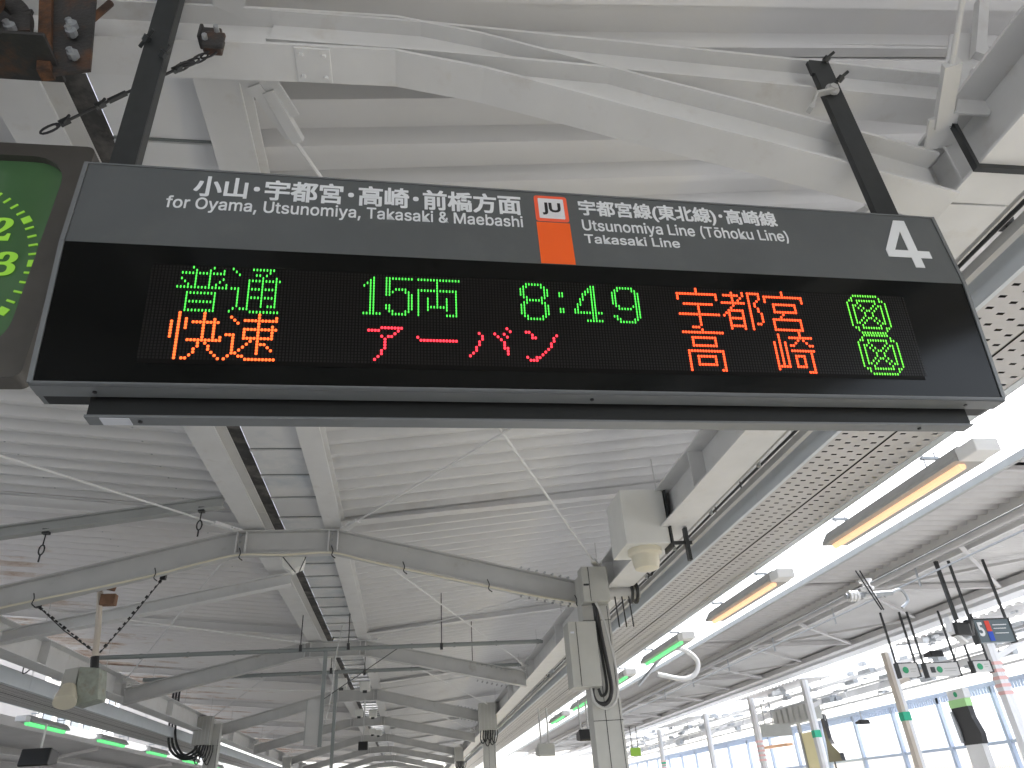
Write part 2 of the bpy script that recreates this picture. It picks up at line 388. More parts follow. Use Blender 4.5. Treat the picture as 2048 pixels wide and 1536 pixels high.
# ------------------------------------------------------------------ columns
def column(x0, yf, lab, grp='columns of the main canopy'):
    t = thing('canopy_column', lab, 'column', (x0 + 0.13, yf - 0.13, GZ), grp)
    y0, y1 = yf - 0.24, yf - 0.01
    mb = MB().box(x0, x0 + 0.31, y0, y1, GZ, 2.2)
    build(mb, 'shaft', 'column_grey', t, bev=0.004)
    g = MB()
    for xx in (x0 + 0.13, x0 + 0.28): g.box(xx, xx + 0.006, y0 - 0.003, y0 + 0.001, GZ + 0.02, 1.85)
    for zz in (1.7, 0.7, -0.3): g.box(x0 - 0.002, x0 + 0.312, y0 - 0.002, y0 + 0.002, zz, zz + 0.006)
    build(g, 'seam', 'black_rubber', t)
    return t
c1 = column(1.86, F0 + DF, 'grey steel column right of centre, nearest column carrying two cable boxes')
column(1.86, F0 + 3 * DF, 'distant right-hand column with a ribbed grey box and bundled cables')
column(1.86, F0 + 5 * DF, 'farthest right-hand column under the dim end of the roof')
column(-4.94, F0 + 3 * DF, 'distant left-hand column with looped black hoses beside it')
column(-4.94, F0 + 5 * DF, 'farthest left-hand column under the rusty roof sheets')
column(-4.94, F0 + DF, 'left-hand column outside the left edge of the picture')
# junction cabinets on the near column
yc = F0 + DF - 0.24
t = thing('junction_cabinet', 'small grey metal box boxed round the top of the nearest column', 'junction box', (1.99, yc, 1.87))
b = build(MB().box(1.85, 2.14, yc - 0.20, yc - 0.003, 1.86, 2.24), 'case', 'cabinet_grey', t, bev=0.004)
build(MB().box(1.925, 1.93, yc - 0.204, yc - 0.2, 1.865, 2.235), 'door_gap', 'black_rubber', b)
build(MB().box(1.86, 1.92, yc - 0.205, yc - 0.201, 2.03, 2.05), 'latch', 'dark_steel', b)
t = thing('junction_cabinet', 'tall grey metal cabinet hung on the left face of the nearest column', 'junction box', (1.80, yc, 1.0))
b = build(MB().box(1.63, 1.93, yc - 0.26, yc - 0.003, 1.00, 1.64), 'case', 'cabinet_grey', t, bev=0.004)
build(MB().box(1.715, 1.72, yc - 0.264, yc - 0.26, 1.005, 1.635), 'door_gap', 'black_rubber', b)
build(MB().box(1.65, 1.69, yc - 0.264, yc - 0.2605, 1.52, 1.54), 'label_plate', 'sticker', b)
def curve_pts(ctrl, n=8):
    P = [V(p) for p in ctrl]; P = [2 * P[0] - P[1]] + P + [2 * P[-1] - P[-2]]; out = []
    for i in range(1, len(P) - 2):
        for j in range(n):
            t_ = j / n; a, b_, c_, d_ = P[i - 1], P[i], P[i + 1], P[i + 2]
            out.append(0.5 * ((2 * b_) + (c_ - a) * t_ + (2 * a - 5 * b_ + 4 * c_ - d_) * t_ ** 2 + (3 * b_ - a - 3 * c_ + d_) * t_ ** 3))
    out.append(P[-2]); return out
yq = yc - 0.10
t = thing('cable_loop', 'thick black conduits looping from the top box down into the tall cabinet', 'cable', (2.0, yq, 0.9))
build(MB().tube(curve_pts([(1.97, yq, 1.87), (2.00, yq, 1.75), (2.02, yq, 1.5), (2.05, yq, 1.2), (2.06, yq, 0.98), (2.00, yq, 0.86), (1.90, yq, 0.86), (1.86, yq, 0.93), (1.86, yq, 1.0)]), 0.022, 10), 'conduit', 'black_rubber', t, smooth=True)
build(MB().tube(curve_pts([(1.98, yq - .05, 1.87), (2.04, yq - .06, 1.7), (2.09, yq - .06, 1.4), (2.12, yq - .06, 1.1), (2.08, yq - .06, 0.88), (1.97, yq - .06, 0.80), (1.86, yq - .05, 0.86), (1.83, yq - .05, 1.0)]), 0.013, 8), 'hose', 'beam_grey', t, smooth=True)
build(MB().tube(curve_pts([(1.98, yq + .03, 1.87), (1.985, yq + .03, 1.6), (2.01, yq + .03, 1.3), (2.02, yq + .03, 1.0), (1.96, yq + .03, 0.93), (1.93, yq + .03, 1.0)]), 0.015, 8), 'conduit', 'dark_steel', t, smooth=True)
# connecting flange right of column top
t = thing('pipe_joint', 'dark pipe coupling bolted between the nearest column and the perforated duct', 'bracket', (2.4, yc, 1.9))
build(MB().tube([(2.15, yc + .05, 2.00), (2.55, yc + .05, 2.00)], 0.07, 14), 'pipe', 'beam_grey', t, smooth=True)
fl = MB()
for xx in (2.44, 2.50): fl.tube([(xx, yc + .05, 2.00), (xx + 0.02, yc + .05, 2.00)], 0.12, 16)
build(fl, 'flange', 'dark_steel', t, smooth=True)
fl = MB()
for xx in (2.25, 2.33, 2.41): fl.tube([(xx, yc, 1.95), (xx + 0.01, yc, 1.62)], 0.008, 6)
build(fl, 'drop_rod', 'black_rubber', t)
# ribbed boxes on farther columns
def far_box(x0, x1, y0, z0, z1, lab):
    t = thing('junction_cabinet', lab, 'junction box', ((x0 + x1) / 2, y0, z0))
    build(MB().box(x0, x1, y0 - 0.25, y0 - 0.003, z0, z1), 'case', 'cabinet_grey', t, bev=0.004)
    rb = MB(); n = 5
    for i in range(n): rb.box(x0 + (x1 - x0) * (i + .4) / n, x0 + (x1 - x0) * (i + .4) / n + 0.015, y0 - 0.262, y0 - 0.2502, z0 + .03, z1 - .03)
    build(rb, 'rib', 'beam_grey', t)['kind'] = 'stuff'
    cb = MB()
    for i in range(6):
        x = x0 + 0.05 + i * 0.06; s = random.uniform(.15, .35)
        cb.tube(curve_pts([(x, y0 - .1, z0), (x - .02, y0 - .12, z0 - s), (x + .05, y0 - .12, z0 - s - .08), (x + .12, y0 - .1, z0 - s * .5), (x + .12, y0 - .1, z0)], 5), 0.012, 6)
    build(cb, 'cable', 'black_rubber', t)['kind'] = 'stuff'
    return t
far_box(1.75, 2.20, F0 + 3 * DF - .24, 1.72, 2.35, 'ribbed grey box with hanging black cables on the second right column')
far_box(1.80, 2.15, F0 + 5 * DF - .24, 1.7, 2.2, 'tiny grey box with cables on the farthest right column')
far_box(-5.20, -4.80, F0 + 3 * DF - .24, 1.72, 2.35, 'grey box with cables on the distant left column')
t = thing('hose_loop', 'black hoses hanging in a deep U beside the distant left column', 'hose', (-5.4, F0 + 3 * DF - .4, 1.6))
yy = F0 + 3 * DF - .45
for i, (dx, dz) in enumerate(((0, 0), (.07, .05), (-.07, -.04))):
    build(MB().tube(curve_pts([(-5.75 + dx, yy, 3.0), (-5.72 + dx, yy, 2.2), (-5.62 + dx, yy, 1.72 + dz), (-5.35, yy, 1.48 + dz), (-5.08 - dx, yy, 1.55 + dz), (-4.98 - dx, yy, 1.75)]), 0.028, 8), 'hose', 'black_rubber', t, smooth=True)

# ------------------------------------------------------------------ white housing with cream dome
t = thing('dome_camera_housing', 'square white housing with a cream dome beneath it, beside the right eave beam', 'camera', (2.03, 6.1, 1.7))
build(MB().box(1.84, 2.24, 5.9, 6.38, 1.90, 2.40), 'housing', 'box_white', t, bev=0.006)
dm = MB(); dm.tube([(2.05, 6.08, 1.9), (2.05, 6.08, 1.86), (2.05, 6.08, 1.845), (2.05, 6.08, 1.78), (2.05, 6.08, 1.73), (2.05, 6.08, 1.715)], [0.15, 0.15, 0.125, 0.118, 0.105, 0.07], 28)
build(dm, 'dome', 'cream', t, smooth=True)
build(MB().box(2.245, 2.262, 5.88, 6.1, 1.86, 2.46).box(2.262, 2.45, 5.94, 5.96, 1.90, 1.93).box(2.38, 2.41, 5.9, 5.95, 1.75, 2.04), 'mounting_bracket', 'dark_steel', t)

# ------------------------------------------------------------------ perforated cable ducts
def perf_duct(x0, x1, sgn, lab, zb=2.0, sh=0.13):
    t = thing('perforated_duct', lab, 'cable duct', ((x0 + x1) / 2, 10, 2.0), 'perforated ducts along the platform edges')
    Y0, Y1 = -2.0, 46.0
    xm0, xm1 = (x0 + x1) / 2 - 0.012, (x0 + x1) / 2 + 0.012
    mb = MB()
    px, py = 0.093, 0.093; hw, hl = 0.010, 0.020
    def band(xa, xb, ymax):
        n = max(1, int((xb - xa) / px)); dx = (xb - xa) / n
        ny = int((ymax - Y0) / py)
        for i in range(n):
            for j in range(ny):
                cx = xa + (i + .5) * dx; cy = Y0 + (j + .5) * py + (0.25 * py if i % 2 else -0.25 * py)
                a0, a1, b0, b1 = xa + i * dx, xa + (i + 1) * dx, Y0 + j * py, Y0 + (j + 1) * py
                vs = [(a0, b0, zb), (a1, b0, zb), (a1, b1, zb), (a0, b1, zb), (cx - hl, cy - hw, zb), (cx + hl, cy - hw, zb), (cx + hl, cy + hw, zb), (cx - hl, cy + hw, zb)]
                mb.add(vs, [(0, 1, 5, 4), (1, 2, 6, 5), (2, 3, 7, 6), (3, 0, 4, 7)])
        mb.add([(xa, Y0 + ny * py, zb), (xb, Y0 + ny * py, zb), (xb, Y1, zb), (xa, Y1, zb)], [(0, 1, 2, 3)])
    band(x0 + 0.03, xm0, 30); band(xm1, x1 - 0.06, 30)
    o = build(mb, 'perforated_panel', 'duct_white', t); o['kind'] = 'stuff'
    build(MB().box(xm0, xm1, Y0, Y1, zb + 0.01, zb + 0.014), 'groove', 'grey_steel', t)
    build(MB().box(x0 + .02, x1 - .02, Y0, Y1, zb + 0.05, zb + 0.055), 'hole_shade', 'hole_dark', t)  # dark sheet painted as the shade inside the duct, behind the holes
    sides = MB()
    def seg(xa, xb, za, zb2):
        j = 0; yy = Y0
        while yy < Y1: sides.box(xa, xb, yy, min(yy + 2.4, Y1) - 0.004, za, zb2); yy += 2.4
    seg(x0, x0 + 0.03, zb - 0.004, zb + sh); seg(x1 - 0.06, x1, zb - 0.004, zb + sh - 0.001)
    build(sides, 'side_panel', 'duct_blue', t)['kind'] = 'stuff'
    build(MB().box(x0, x1, Y0, Y1, zb + sh + 0.001, zb + sh + 0.005), 'lid', 'duct_white', t)
    hb = MB(); yy = 1.5
    while yy < 45:
        for xx in (x0 + 0.1,):
            hb.tube([(xx, yy, zb + sh + .006), (xx, yy, roofz(xx) - .02)], 0.007, 6); hb.box(xx - .03, xx + .03, yy - .03, yy + .03, zb + sh + .006, zb + .17)
        yy += 3.11
    build(hb, 'hanger_rod', 'beam_grey', t)['kind'] = 'stuff'
    return t
perf_duct(2.76, 3.61, 1, 'long pale perforated duct running away on the right beside the white sky gap')
perf_duct(-6.46, -5.65, -1, 'long pale perforated duct along the lower left platform edge', 1.92, 0.20)

# dark clamps near the right duct
def clamp(x, yy, z, lab, L=0.5):
    t = thing('rod_clamp', lab, 'clamp', (x, yy, z))
    mb = MB().box(x - .05, x + .03, yy - .03, yy + .04, z - .03, z + .04).box(x - .02, x + .06, yy - .01, yy + .01, z + .02, z + .07)
    build(mb, 'jaw', 'black_plastic', t, bev=0.004)
    build(MB().tube([(x, yy, z - .02), (x + 0.005, yy, z - L)], 0.007, 6), 'rod', 'black_rubber', t)
clamp(2.90, 2.35, 2.36, 'dark clamp with a thin rod just right of the sign corner', 0.20)
clamp(3.02, 2.08, 2.40, 'dark clamp at the right picture edge above the perforated duct', 0.22)
clamp(2.72, 5.35, 2.42, 'small dark clamp and rod between dome housing and perforated duct', 0.28)
clamp(2.80, 6.1, 2.48, 'smaller dark clamp farther along behind the dome housing', 0.3)
clamp(2.66, 7.9, 2.42, 'tiny dark clamp just beyond the nearest column top', 0.3)

# ------------------------------------------------------------------ line lamps along both edges
def lamp(x, y0, z, L, m, lab, grp, sgn=1):
    t = thing('edge_lamp', lab, 'lamp', (x, y0, z), grp)
    prof = [(-0.05, 0.10), (0.05, 0.10), (0.13, 0.01), (0.13, -0.015), (-0.115, -0.015), (-0.115, 0.01)]
    build(MB().prism(prof, lambda a, b, q: (x + a, q, z + b), y0, y0 + L), 'body', 'lamp_body', t, bev=0.003)
    build(MB().tube([(x - 0.025 * sgn, y0 + 0.05, z - 0.030), (x - 0.025 * sgn, y0 + L - 0.05, z - 0.030)], 0.027 if sgn > 0 else 0.045, 12), 'tube', m, t, smooth=True)
    build(MB().box(x - 0.09, x + 0.10, y0 - 0.19, y0 - 0.004, z - 0.025, z + 0.07), 'end_box', 'lamp_white', t, bev=0.01)
    br = MB()
    for yy in (y0 + 0.35, y0 + L - 0.2):
        br.tube([(x - .05, yy, z + .09), (x - .05, yy, z + .22)], 0.006, 6).tube([(x + .05, yy, z + .09), (x + .05, yy, z + .22)], 0.006, 6).box(x - .07, x + .07, yy - .015, yy + .015, z + .155, z + .175)
        br.tube([(x, yy, z + .22), (x, yy, z + .33)], 0.006, 6)
    build(br, 'hook', 'galv', t)['kind'] = 'stuff'
    return t
names = ['nearest orange lit tube lamp hanging in the white gap on the right', 'second orange lit tube lamp, farther along the right edge row', 'large green lit tube lamp just right of the nearest column',
         'green lit tube lamp seen small left of the nearest column', 'tiny green lit tube lamp farther down the right row', 'very small green lamp toward the far end of the right row']
LG = 'tube lamps in the right edge row'
for i in range(6):
    lamp(3.80, 4.12 + i * 3.02, 1.88, 1.85, 'lamp_orange' if i < 2 else 'lamp_green', names[i], LG)
t = thing('lamp_rail', 'thin grey rail carrying the tube lamps on the right', 'rail', (3.8, 10, 2.0))
build(MB().box(3.79, 3.81, 0.5, 46, 2.10, 2.13), 'rail', 'galv', t)
ar = MB(); yy = 1.2
while yy < 45: ar.box(3.60, 3.79, yy, yy + 0.02, 2.11, 2.12); yy += 1.5
build(ar, 'rail_arm', 'galv', t)['kind'] = 'stuff'
names = ['nearest green lit lamp at the lower left picture edge', 'second green lit lamp of the left row, right of a white lamp cover', 'third green lit lamp of the left row, small', 'fourth green lit lamp of the left row, smaller still', 'fifth green lit lamp, just left of the distant column']
for i in range(5):
    lamp(-7.0, 15.5 + i * 3.6, 1.88, 1.75, 'lamp_green', names[i], 'tube lamps in the left edge row', -1)
for i in range(5):
    t = thing('lamp_cover', ['nearest', 'second', 'third', 'fourth', 'farthest'][i] + ' white lamp cover between green lamps of the left row', 'lamp', (-7.0, 17.4 + i * 3.6, 1.88), 'white lamp covers between the green lamps')
    build(MB().prism([(-0.05, 0.10), (0.05, 0.10), (0.10, 0.02), (0.06, -0.03), (-0.06, -0.03), (-0.10, 0.02)], lambda a, b, q: (-7.0 + a, q, 1.88 + b), 17.4 + i * 3.6, 18.8 + i * 3.6), 'cover', 'lamp_cover_lit', t)
    build(MB().box(-7.01, -6.99, 17.5 + i * 3.6, 17.53 + i * 3.6, 1.98, 2.1), 'hook', 'galv', t)
t = thing('lamp_rail', 'thin dark rail carrying the green lamps on the left', 'rail', (-7, 20, 2.0))
build(MB().box(-7.015, -6.985, 5, 50, 2.10, 2.135), 'rail', 'dark_steel', t)
ar = MB(); yy = 5.2
while yy < 50: ar.box(-6.98, -6.43, yy, yy + 0.02, 2.11, 2.12); yy += 1.8
build(ar, 'rail_arm', 'galv', t)['kind'] = 'stuff'

# ------------------------------------------------------------------ departure sign
K = 0.865
yaw, tilt, roll = 0.0356, 0.1265, 0.0129
sign = thing('departure_sign', 'wide dark hanging departure board with grey header, number 4 and lit LED text', 'sign')
SO = V((-1.178 * K, 2.0 * K, 1.723 * K))
ex = V((math.cos(yaw), math.sin(yaw), roll)).normalized(); ny_ = V((-math.sin(yaw), math.cos(yaw), 0)); uz = ex.cross(ny_).normalized()
sign.matrix_world = Matrix(((ex.x, ny_.x, uz.x, SO.x), (ex.y, ny_.y, uz.y, SO.y), (ex.z, ny_.z, uz.z, SO.z), (0, 0, 0, 1)))
W, HT, HB = 3.456 * K, 0.370 * K, 0.519 * K
ct, st_ = math.cos(tilt), math.sin(tilt)
def lo(u, v, d=0.0):      # point on the tilted LED face; v <= 0, d toward the viewer
    return (u, -v * st_ - d * ct, v * ct - d * st_)
bb = lo(0, -HB); YB, ZB = bb[1], bb[2]
def sbuild(mb, name, m, parent=sign, **kw): return build(mb, name, m, parent, local=True, **kw)
DEP = 0.175
cab = MB().prism([(0.004, HT - 0.002), (DEP, HT - 0.002), (DEP, ZB), (YB + 0.004, ZB), (0.004, 0)], lambda a, b, q: (q, a, b), 0.002, W - 0.002)
sbuild(cab, 'cabinet', 'sign_dark')
# header panel
sbuild(MB().box(0.012, W - 0.012, -0.0005, 0.006, 0.0, HT - 0.006), 'header_panel', 'sign_grey', bev=0.001)
e = MB()
for u0, u1 in ((-0.002, 0.011), (W - 0.011, W + 0.002)):
    e.box(u0, u1, -0.004, DEP, 0.0, HT)
    a = [lo(0, 0, 0.004), lo(0, -HB, 0.004)]
    e.prism([(a[0][1], a[0][2] - 0.001), (DEP, -0.001), (DEP, ZB), (a[1][1], a[1][2])], lambda p, q, t_: (t_, p, q), u0, u1)
e.box(0.011, W - 0.011, -0.003, DEP, HT - 0.005, HT + 0.001)
sbuild(e, 'edge_trim', 'sign_frame')
pn = MB()
def lbox(u0, u1, v0, v1, d0, d1):
    vs = [lo(u, v, d) for d in (d0, d1) for v in (v0, v1) for u in (u0, u1)]
    return vs, [(0, 2, 3, 1), (4, 5, 7, 6), (0, 1, 5, 4), (2, 6, 7, 3), (0, 4, 6, 2), (1, 3, 7, 5)]
pn.add(*lbox(0.012, W - 0.012, -HB + 0.002, -0.001, -0.006, 0.0))
disp = sbuild(pn, 'display_panel', 'panel_black')
pn = MB().add(*lbox(0.30 * K, 3.13 * K, -0.445 * K, -0.074 * K, 0.0, 0.0012))
sbuild(pn, 'led_module', 'led_module', disp)
ul = MB()
for r_ in range(32):
    for q in range(256):
        u = (0.302 + q * 0.01112) * K; v = (-0.083 - r_ * 0.0110) * K
        ul.add([lo(u + a, v + b, 0.00125) for a, b in ((-.0030, -.0036), (.0030, -.0036), (.0030, .0036), (-.0030, .0036))], [(0, 1, 2, 3)])
sbuild(ul, 'unlit_led', 'led_unlit', disp)['kind'] = 'stuff'
# lower lip and tray
lp = MB().box(0.006, W - 0.006, YB - 0.006, YB + 0.052, ZB - 0.012, ZB - 0.001)
lp.box(0.006, W - 0.006, YB - 0.006, YB - 0.002, ZB - 0.012, ZB + 0.004)
o = sbuild(lp, 'bottom_lip', 'sign_frame', bev=0.0015)
def screws(cs, parent):
    mb = MB()
    for c in cs:
        t_ = cyl(c, 0.006, 0.004, 'z', 10); mb.add(t_.v, t_.f)
    return sbuild(mb, 'screw', 'black_plastic', parent)
screws([(0.16, YB + 0.022, ZB - 0.0135), (W * .52, YB + .022, ZB - .0135), (W - 0.14, YB + 0.022, ZB - 0.0135)], o)
TY = YB + 0.066
tr = MB().box(0.155 * K, 3.335 * K, TY, TY + 0.044, ZB - 0.060, ZB - 0.002)
sbuild(tr, 'lower_tray', 'sign_dark', bev=0.001)
lp = MB().box(0.150 * K, 3.340 * K, TY - 0.004, TY + 0.046, ZB - 0.068, ZB - 0.0605)
o = sbuild(lp, 'tray_lip', 'sign_frame', bev=0.001)
screws([(0.31 * K, TY + 0.02, ZB - 0.070), (3.12 * K, TY + .02, ZB - .070)], o)
sbuild(MB().box(0.195 * K, 0.282 * K, TY - 0.0, TY + 0.04, ZB - 0.0705, ZB - 0.0685), 'sticker', 'sticker')

# lettering -------------------------------------------------------
try:
    import os
    INTER = bpy.data.fonts.load(os.path.join(bpy.utils.system_resource('DATAFILES'), 'fonts', 'Inter.woff2'))
except Exception:
    INTER = None
def text_mesh(txt, x0, x1, z0, z1, ydep=-0.0012, thick=0.0008, bold=0.0, spacing=1.0, res=3, sans=False):
    cu = bpy.data.curves.new('lettering', 'FONT'); cu.body = txt; cu.size = 1; cu.offset = bold; cu.extrude = 0; cu.space_character = spacing; cu.resolution_u = res
    if sans and INTER: cu.font = INTER
    ob = bpy.data.objects.new('lettering', cu); C.objects.link(ob)
    bpy.context.view_layer.update()
    ev = ob.evaluated_get(bpy.context.evaluated_depsgraph_get()); me = ev.to_mesh()
    vs = [v.co.copy() for v in me.vertices]; fs = [tuple(p.vertices) for p in me.polygons]
    ev.to_mesh_clear(); bpy.data.objects.remove(ob)
    if not vs: return MB()
    ax, bx_ = min(v.x for v in vs), max(v.x for v in vs); ay, by = min(v.y for v in vs), max(v.y for v in vs)
    sx = (x1 - x0) / (bx_ - ax); sy = (z1 - z0) / (by - ay)
    mb = MB(); n = len(vs)
    mb.v = [(x0 + (v.x - ax) * sx, ydep - thick, z0 + (v.y - ay) * sy) for v in vs] + [(x0 + (v.x - ax) * sx, ydep + thick * .5, z0 + (v.y - ay) * sy) for v in vs]
    mb.f = fs[:]
    ed = {}
    for f in fs:
        for i in range(len(f)):
            a, b = f[i], f[(i + 1) % len(f)]; ed[(a, b)] = 1
    mb.f += [(a, b, b + n, a + n) for (a, b) in ed if (b, a) not in ed]
    return mb
def bold_text(txt, x0, x1, z0, z1, sh, **kw):
    out = MB()
    for i, (a, b) in enumerate(((0, 0), (sh, 0), (0, sh * .7), (sh, sh * .7))):
        m_ = text_mesh(txt, x0 + a - sh / 2, x1 + a - sh / 2, z0 + b, z1 + b - sh * .7, ydep=-0.0012 - i * 0.00006, **kw); out.add(m_.v, m_.f)
    return out
def T(txt, u0, u1, v0, v1, m='letter', name='lettering', sh=0, **kw):
    if sh: return sbuild(bold_text(txt, u0 * K, u1 * K, v0 * K, v1 * K, sh * K, **kw), name, m)
    return sbuild(text_mesh(txt, u0 * K, u1 * K, v0 * K, v1 * K, **kw), name, m)
T('小山･宇都宮･高崎･前橋方面', 0.384, 1.590, 0.237, 0.340, sh=0.0042, bold=0.006)
T('for Oyama, Utsunomiya, Takasaki & Maebashi', 0.300, 1.592, 0.160, 0.232, sans=True, sh=0.0017)
T('宇都宮線(東北線)･高崎線', 1.828, 2.680, 0.244, 0.340, sh=0.0032, bold=0.005)
T('Utsunomiya Line (Tōhoku Line)', 1.831, 2.708, 0.163, 0.236, sans=True, sh=0.0017)
T('Takasaki Line', 1.832, 2.220, 0.112, 0.158, sans=True, sh=0.0017)
four = [(3.147, 0.160), (3.147, 0.128), (3.262, 0.128), (3.262, 0.075), (3.300, 0.075), (3.300, 0.128), (3.352, 0.128), (3.352, 0.161), (3.300, 0.161), (3.300, 0.336), (3.246, 0.336)]
def star(pts): return [(a * K, b * K) for a, b in pts]
# number 4: leg, bar and diagonal as one outline with a hole
n4 = MB()
def pl(pts, d0=-0.0025, d1=0.0):
    n4.prism(star(pts), lambda a, b, q: (a, q, b), d0, d1)
pl([(3.254, 0.075), (3.297, 0.075), (3.297, 0.336), (3.254, 0.336)])
pl([(3.147, 0.128), (3.254, 0.128), (3.254, 0.166), (3.147, 0.166)]); pl([(3.297, 0.128), (3.352, 0.128), (3.352, 0.166), (3.297, 0.166)])
pl([(3.147, 0.166), (3.190, 0.166), (3.254, 0.275), (3.254, 0.336), (3.244, 0.336)])
sbuild(n4, 'platform_number', 'letter')
def rrect(u0, u1, v0, v1, r, n=5):
    out = []
    for cx, cy, a0 in ((u1 - r, v1 - r, 0), (u0 + r, v1 - r, 90), (u0 + r, v0 + r, 180), (u1 - r, v0 + r, 270)):
        for i in range(n + 1):
            a = math.radians(a0 + 90 * i / n); out.append(((cx + r * math.cos(a)) * K, (cy + r * math.sin(a)) * K))
    return out
bd = sbuild(MB().prism(rrect(1.647, 1.780, 0.213, 0.348, 0.012), lambda a, b, q: (a, q, b), -0.0018, -0.0002), 'line_badge', 'orange_soft')
wh = sbuild(MB().prism(rrect(1.662, 1.765, 0.228, 0.333, 0.004), lambda a, b, q: (a, q, b), -0.0030, -0.0019), 'badge_face', 'badge_white', bd)
build(text_mesh('JU', 1.676 * K, 1.751 * K, 0.246 * K, 0.310 * K, ydep=-0.0034, bold=0.035), 'badge_lettering', 'badge_black', bd, local=True)
sbuild(MB().box(1.647 * K, 1.780 * K, -0.0018, -0.0002, 0.001, 0.208 * K), 'orange_block', 'orange')

# LED characters ---------------------------------------------------
G = {}
G['futsu'] = "0:5-5,10;1:5,9,13;2:1-13;3:5,9;4:1,5,9,13;5:2,5,9,12;6:3,5,9,11,14;7:0-14;9:3-11;10:3,11;11:3,11;12:3-11;13:3,11;14:3,11;15:3-11"
G['futsu'] = G['futsu'].replace("0:5-5,10", "0:4,10")
G['tsu'] = "0:0,6-12;1:1,11;2:2,7,8,10;3:9,13;4:5-14;5:5,9,13;6:5,9,13;7:0-2,5-13;8:2,5,9,13;9:2,5,9,13;10:2,5-13;11:2,5,9,13;12:2,5,9,13;13:2,5,9,11-13;14:1,3-5;15:0,6-14"
G['kai'] = "0:2,9;1:2,9;2:2,4,9,12;3:0,2,4,6-13;4:0,2,4,9,12;5:0,2,4,9,12;6:0,2,9,12;7:0,2,9,12;8:0,2,9,12,14;9:2,5-14;10:2,8,10;11:2,8,11;12:2,7,11;13:2,7,12;14:2,6,13;15:2,4,5,14"
G['soku'] = "0:9;1:1,9,14;2:2,5-14;3:3,9;4:9,13;5:5-14;6:5,9,13;7:0-2,5,9,13;8:2,5-13;9:2,7,9;10:2,6,9-11;11:2,5,9,12;12:2,4,9,13;13:2,3,9;14:1,4,5;15:0,6-14"
G['one'] = "1:3;2:2,3;3:1-3;4:0,2,3;5:2,3;6:2,3;7:2,3;8:2,3;9:2,3;10:2,3;11:2,3;12:2,3;13:2,3;14:0-5"
G['five'] = "1:0-8;2:0,1;3:0,1;4:0,1;5:0,1,3-6;6:0-2,6,7;7:0,1,7,8;8:7,8;9:7,8;10:7,8;11:0,1,7,8;12:0,1,7,8;13:1,2,6,7;14:2-6"
G['ryo'] = "1:0-13;2:6;3:6;4:6;5:0-12;6:0,6,12;7:0,6,12;8:0,3,6,9,12;9:0,3,6,9,12;10:0,3,6,9,12;11:0,3-9,12;12:0,3,9,12;13:0,12;14:0,9-12"
G['a'] = "3:4-10;4:0-3,9;5:8;6:4,6,7;7:5;8:5;9:5;10:5;11:4;12:4;13:3;14:2"
G['bar'] = "6:0;7:1-12"
G['ba'] = "2:12;3:13;4:3,8,11;5:4,9,12;6:4,10;7:3,11;8:3,11;9:2,11,12;10:2,12;11:1,12;12:0"
G['n'] = "3:0,1;4:2,10;5:2,3,9;6:9;7:8;8:8;9:7;10:6;11:5;12:0,3,4;13:1-3"
G['eight'] = "1:2-7;2:1,2,7,8;3:0,1,8,9;4:0,1,8,9;5:0,1,8,9;6:1,2,7,8;7:2-7;8:1,2,7,8;9:0,1,8,9;10:0,1,8,9;11:0,1,8,9;12:0,1,8,9;13:1,2,7,8;14:2-7"
G['colon'] = "4:0,1;5:0,1;10:0,1;11:0,1"
G['four'] = "1:6,7;2:5-7;3:4-7;4:3,4,6,7;5:3,6,7;6:2,3,6,7;7:2,6,7;8:1,2,6,7;9:1,6,7;10:0,1,6,7;11:0-9;12:6,7;13:6,7;14:4-9"
G['nine'] = "1:2-7;2:1,2,7,8;3:0,1,8,9;4:0,1,8,9;5:0,1,8,9;6:0,1,8,9;7:0,1,8,9;8:1,2,7-9;9:2-6,8,9;10:8,9;11:8,9;12:0,1,8,9;13:1,2,7,8;14:2-7"
G['u'] = "0:7;1:7;2:0-14;3:0,14;4:0,14;6:2-12;7:7;8:7;9:7;10:0-14;11:7;12:7;13:7;14:7;15:4-6"
G['to'] = "1:4,8,10-14;2:1-6,8,10,14;3:4,7,10,14;4:4,6,10,13;5:0-8,10,12;6:4,10,12;7:3,10,13;8:2-7,10,13;9:1,2,7,10,14;10:0,2,7,10,14;11:2-7,10,14;12:2,7,10,14;13:2,7,10,12,13;14:2-7,10;15:2,7,10"
G['miya'] = "0:7;1:7;2:0-14;3:0,14;4:0,14;5:3-11;6:3,11;7:3,11;8:3-11;9:6;10:5;11:2-12;12:2,12;13:2,12;14:2,12;15:2-12"
G['taka'] = "0:7;1:0-14;3:3-11;4:3,11;5:3,11;6:3-11;8:1-13;9:1,13;10:1,4-10,13;11:1,4,10,13;12:1,4,10,13;13:1,4-10,13;14:1,13;15:1,12,13"
G['saki'] = "0:10;1:2,10;2:2,6-14;3:2,9,11;4:0,2,4,8,12;5:0,2,4,6,7,13,14;6:0,2,4;7:0,2,4,6-14;8:0,2,4,13;9:0,2,4,7-10,13;10:0,2,4,7,10,13;11:0,2,4,7,10,13;12:0,2,4,7,10,13;13:0-4,7-10,13;14:0,13;15:11-13"
G['xbox'] = "0:3-12;1:2,13;2:1,2,4-11,13,14;3:0,4,11,15;4:0,2,3,5,10,12,13,15;5:0,2,4,6,9,11,13,15;6:0,2,5,7,8,10,13,15;7:0,2,6,9,13,15;8:0,2,6,9,13,15;9:0,2,5,7,8,10,13,15;10:0,2,4,6,9,11,13,15;11:0,2,3,5,10,12,13,15;12:0,4,11,15;13:1,2,4-11,13,14;14:2,13;15:3-12"
